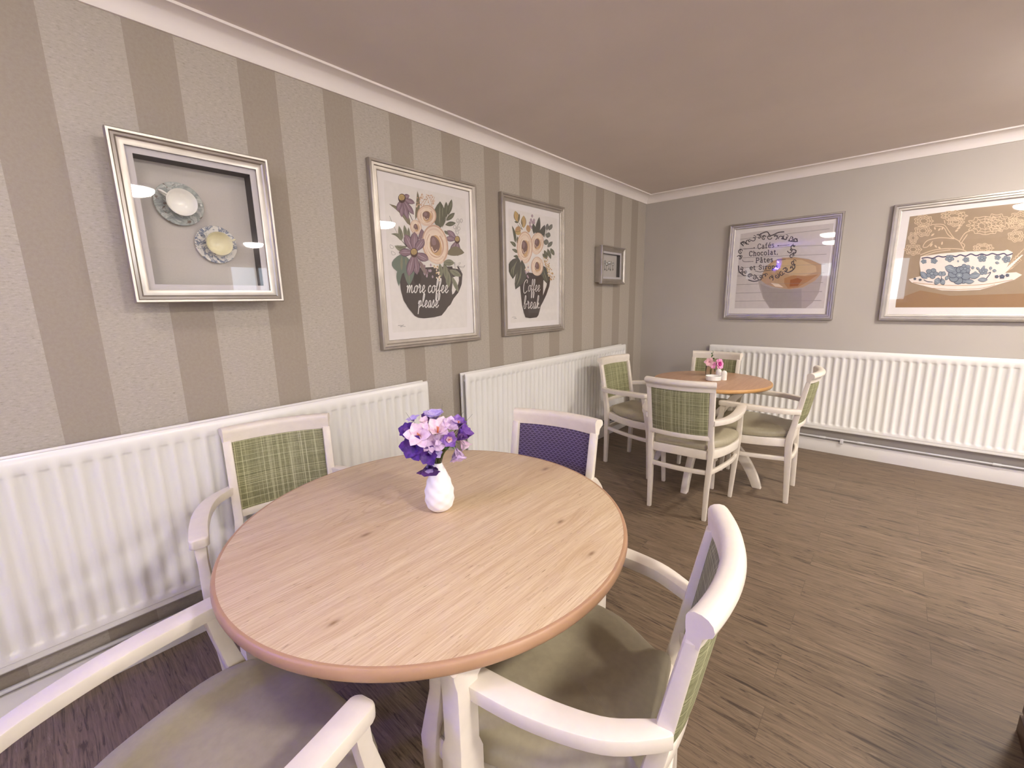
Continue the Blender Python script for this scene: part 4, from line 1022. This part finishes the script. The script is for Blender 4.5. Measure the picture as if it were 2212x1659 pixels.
for x, y, z, x0, in ((.023, .0, .341, .012), (-.086, .0, .322, -.03), (-.092, -.01, .291, -.04), (.087, .01, .31, .03), (.114, .0, .303, .04), (.078, .02, .312, .03), (.033, -.03, .309, .02), (-.021, .02, .323, -.005), (.10, -.01, .272, .04), (-.03, -.05, .27, -.01)):
    b = NB(); P = smoothp([(x0*.1, 0, .06), (x0*.25, y*.2, .150), (x0, y*.7, .22), (x, y, z)], 5)
    tube(b, P, [.0013*(1 - .75*i/(len(P)-1)) for i in range(len(P))], 5); o = obj('artificial_grass_blade', b, M_BLADE, None, loc=VB); o.rotation_euler = (0, 0, RZ)
    tag(o, BL[bi], 'grass blade', 'grass blades in the white vase'); bi += 1
for i in range(6):
    a = i*1.05; x = .0075*math.cos(a); y = .0075*math.sin(a)
    b = NB(); tube(b, smoothp([(x*.3, y*.3, .04), (x, y, .152), (x*2.6, y*2.4 - .012, .19), (x*5, y*3 - .02, .225)], 5), .0017, 6); o = obj('artificial_flower_stem', b, M_STEM, None, loc=VB); o.rotation_euler = (0, 0, RZ)
    tag(o, 'bare dark green artificial stem showing above the neck of the white vase', 'stem', 'bare stems in the white vase')

# ================================================================ on the small table
Z2 = .7605
b = NB(); lathe(b, [(.001, 0), (.050, 0), (.056, .004), (.0575, .034), (.0565, .037), (.0535, .036), (.052, .010), (.001, .008)], 40)
tag(obj('ramekin', b, M_CHINA, None, loc=(1.128, -1.120, Z2)), 'round white china dish at the front of the small table', 'dish')
def shaker(label, loc):
    b = NB(); lathe(b, smoothp([(.001, 0), (.019, 0), (.0215, .004), (.0215, .045), (.0205, .058), (.015, .069), (.006, .0745), (.001, .0755)], 3), 28, cap0=False, cap1=False)
    t = tag(obj('shaker', b, M_CHINA, None, loc=loc), label, 'shaker', 'shakers on the small table')
    for i in range(3):
        b = NB(); lathe(b, [(.0012, -.0004), (.0012, .0006)], 8); bmesh.ops.translate(b, vec=(.004*math.cos(i*2.1), .004*math.sin(i*2.1), .0745), verts=b.verts); obj('pour_hole', b, M_BLACK, t)
shaker('white china shaker standing right of the white dish, nearer the camera', (1.188, -1.055, Z2))
shaker('white china shaker half hidden behind the other shaker', (1.128, -.985, Z2))
JB = Vector((1.045, -.93, Z2))
b = NB(); lathe(b, [(.001, 0), (.030, 0), (.034, .004), (.037, .085), (.0362, .086), (.0345, .084), (.031, .010), (.001, .009)], 36)
tag(obj('glass_tumbler', b, M_JAR, None, loc=JB), 'clear glass tumbler holding pink flowers on the small table', 'vase')
kw = dict(name='artificial_rose', root=JB, group='pink flowers in the glass tumbler', base=(.008, -.006, .080), stem_r=.002)
F('magenta rose with paler outer petals leaning right out of the glass tumbler', (.040, -.030, .100), (.35, -1, .25), P_ROSE, .050, .044, 1.15, .3, 8, inner=P_MAG, ruffle=.15, **kw)
F('small magenta rosebud just below the big magenta rose', (.042, -.042, .082), (.2, -1, -.3), P_MAG, .018, .016, .9, .2, 6, ruffle=.1, **kw)
F('pale pink blossom on the left of the glass tumbler bunch', (-.030, -.016, .118), (-.4, -.9, .2), P_SALM, .042, .034, 1.1, .3, 6, ruffle=.2, **kw)
F('faded pink blossom between the pale blossom and the magenta rose', (-.004, -.026, .098), (-.1, -1, -.1), P_ROSE, .034, .026, 1.1, .3, 6, ruffle=.2, **kw)
sprig('dark leafy sprig standing tallest in the glass tumbler', [(0, 0, .012), (0, 0, .08), (.004, 0, .13), (.012, 0, .195)], [((.004, 0, .13), (-1, -.2, .5)), ((.005, 0, .14), (1, -.3, .4)), ((.006, 0, .155), (-.8, -.4, .8)), ((.008, 0, .165), (.9, 0, .5)), ((.010, 0, .18), (-.7, .2, .8)), ((.012, 0, .19), (.4, -.2, 1)), ((.002, 0, .115), (.8, -.6, .2)), ((.002, -.01, .11), (-.7, -.6, .3)), ((.04, 0, .13), (.3, 0, 1))], root=JB, L=.028, W=.013)

# ================================================================ sideboard that only just enters the frame at the lower right
M_DARK = oak('dark_brown_wood', [(74, 46, 32), (84, 54, 38), (94, 62, 44), (60, 36, 26), (44, 26, 18)], 1.0, False)
t = thing('sideboard', 'dark brown wooden sideboard just entering the lower right corner of the view', 'sideboard', (2.590, -3.635, 0))
b = NB(); box(b, .02, .44, .02, .93, .06, .76, .003); obj('carcass', b, M_DARK, t)
b = NB(); box(b, 0, .46, 0, .95, .76, .785, .004); obj('top', b, M_DARK, t)
b = NB(); box(b, .0, .44, .03, .92, 0, .06, .003); obj('plinth', b, M_DARK, t)
for i in range(2):
    y0 = .03 + i*.446; b = NB(); box(b, .002, .02, y0+.004, y0+.440, .075, .745, .003); d = obj('door', b, M_DARK, t)
    b = NB(); tube(b, [(.002, y0 + (.40 if i == 0 else .045), .5), (-.018, y0 + (.40 if i == 0 else .045), .5)], [.006, .011], 14); obj('knob', b, M_CHROME, d)

# ================================================================ ceiling lamps (most seen only as reflections in the picture glass, the others unseen) and the blue insect light
def ceiling_lamp(x, y, lab, dome=None):
    t = thing('ceiling_light', lab, 'ceiling light', (x, y, H), 0, 'round opal ceiling lights')
    b = NB(); lathe(b, [(.155, -.0), (.160, -.022), (.150, -.024), (.001, -.024)], 40, cap0=True); obj('base_ring', b, M_SKIRT, t)
    b = NB(); lathe(b, [(.148, -.024), (.142, -.045), (.118, -.068), (.07, -.084), (.001, -.088)], 40, cap0=False); obj('diffuser', b, dome or M_LAMP, t)
for x, y, lab in ((3.14, -1.27, 'round opal ceiling light nearest the back wall, in line with the teacup print'), (3.26, -3.82, 'round opal ceiling light to the right of the camera, over the sideboard'), (1.15, -4.95, 'round opal ceiling light above the armchair cut off at the bottom left'),
                  (1.04, -6.35, 'round opal ceiling light nearest the window'), (6.42, -1.84, 'round opal ceiling light in the far right back part of the room'), (6.4, -4.7, 'round opal ceiling light by the right wall, middle'), (4.6, -6.2, 'round opal ceiling light in the middle near the front wall')):
    ceiling_lamp(x, y, lab, M_LAMP_DIM if x < 2 else M_LAMP)
t = thing('insect_light', 'white wall unit with two blue tubes high on the striped wall behind the camera', 'wall light', (0, -6.4, 2.07))
b = NB(); box(b, 0, .07, -.25, .25, -.16, .16, .006); obj('housing', b, M_SKIRT, t)
for z in (-.07, .07):
    b = NB(); tube(b, [(.10, -.22, z), (.10, .22, z)], .014, 12); obj('tube_lamp', b, M_BLUE, t)
    for s in (-1, 1):
        b = NB(); box(b, .068, .118, s*.23-.012, s*.23+.012, z-.02, z+.02, .003); obj('tube_holder', b, M_SKIRT, t)
for s in (-1, 1):  # plates added to block the level blue light, leaving the downward light free
    b = NB(); box(b, .0, .16, s*.262-.004, s*.262+.004, -.078, .16, .002); obj('light_baffle', b, M_SKIRT, t)
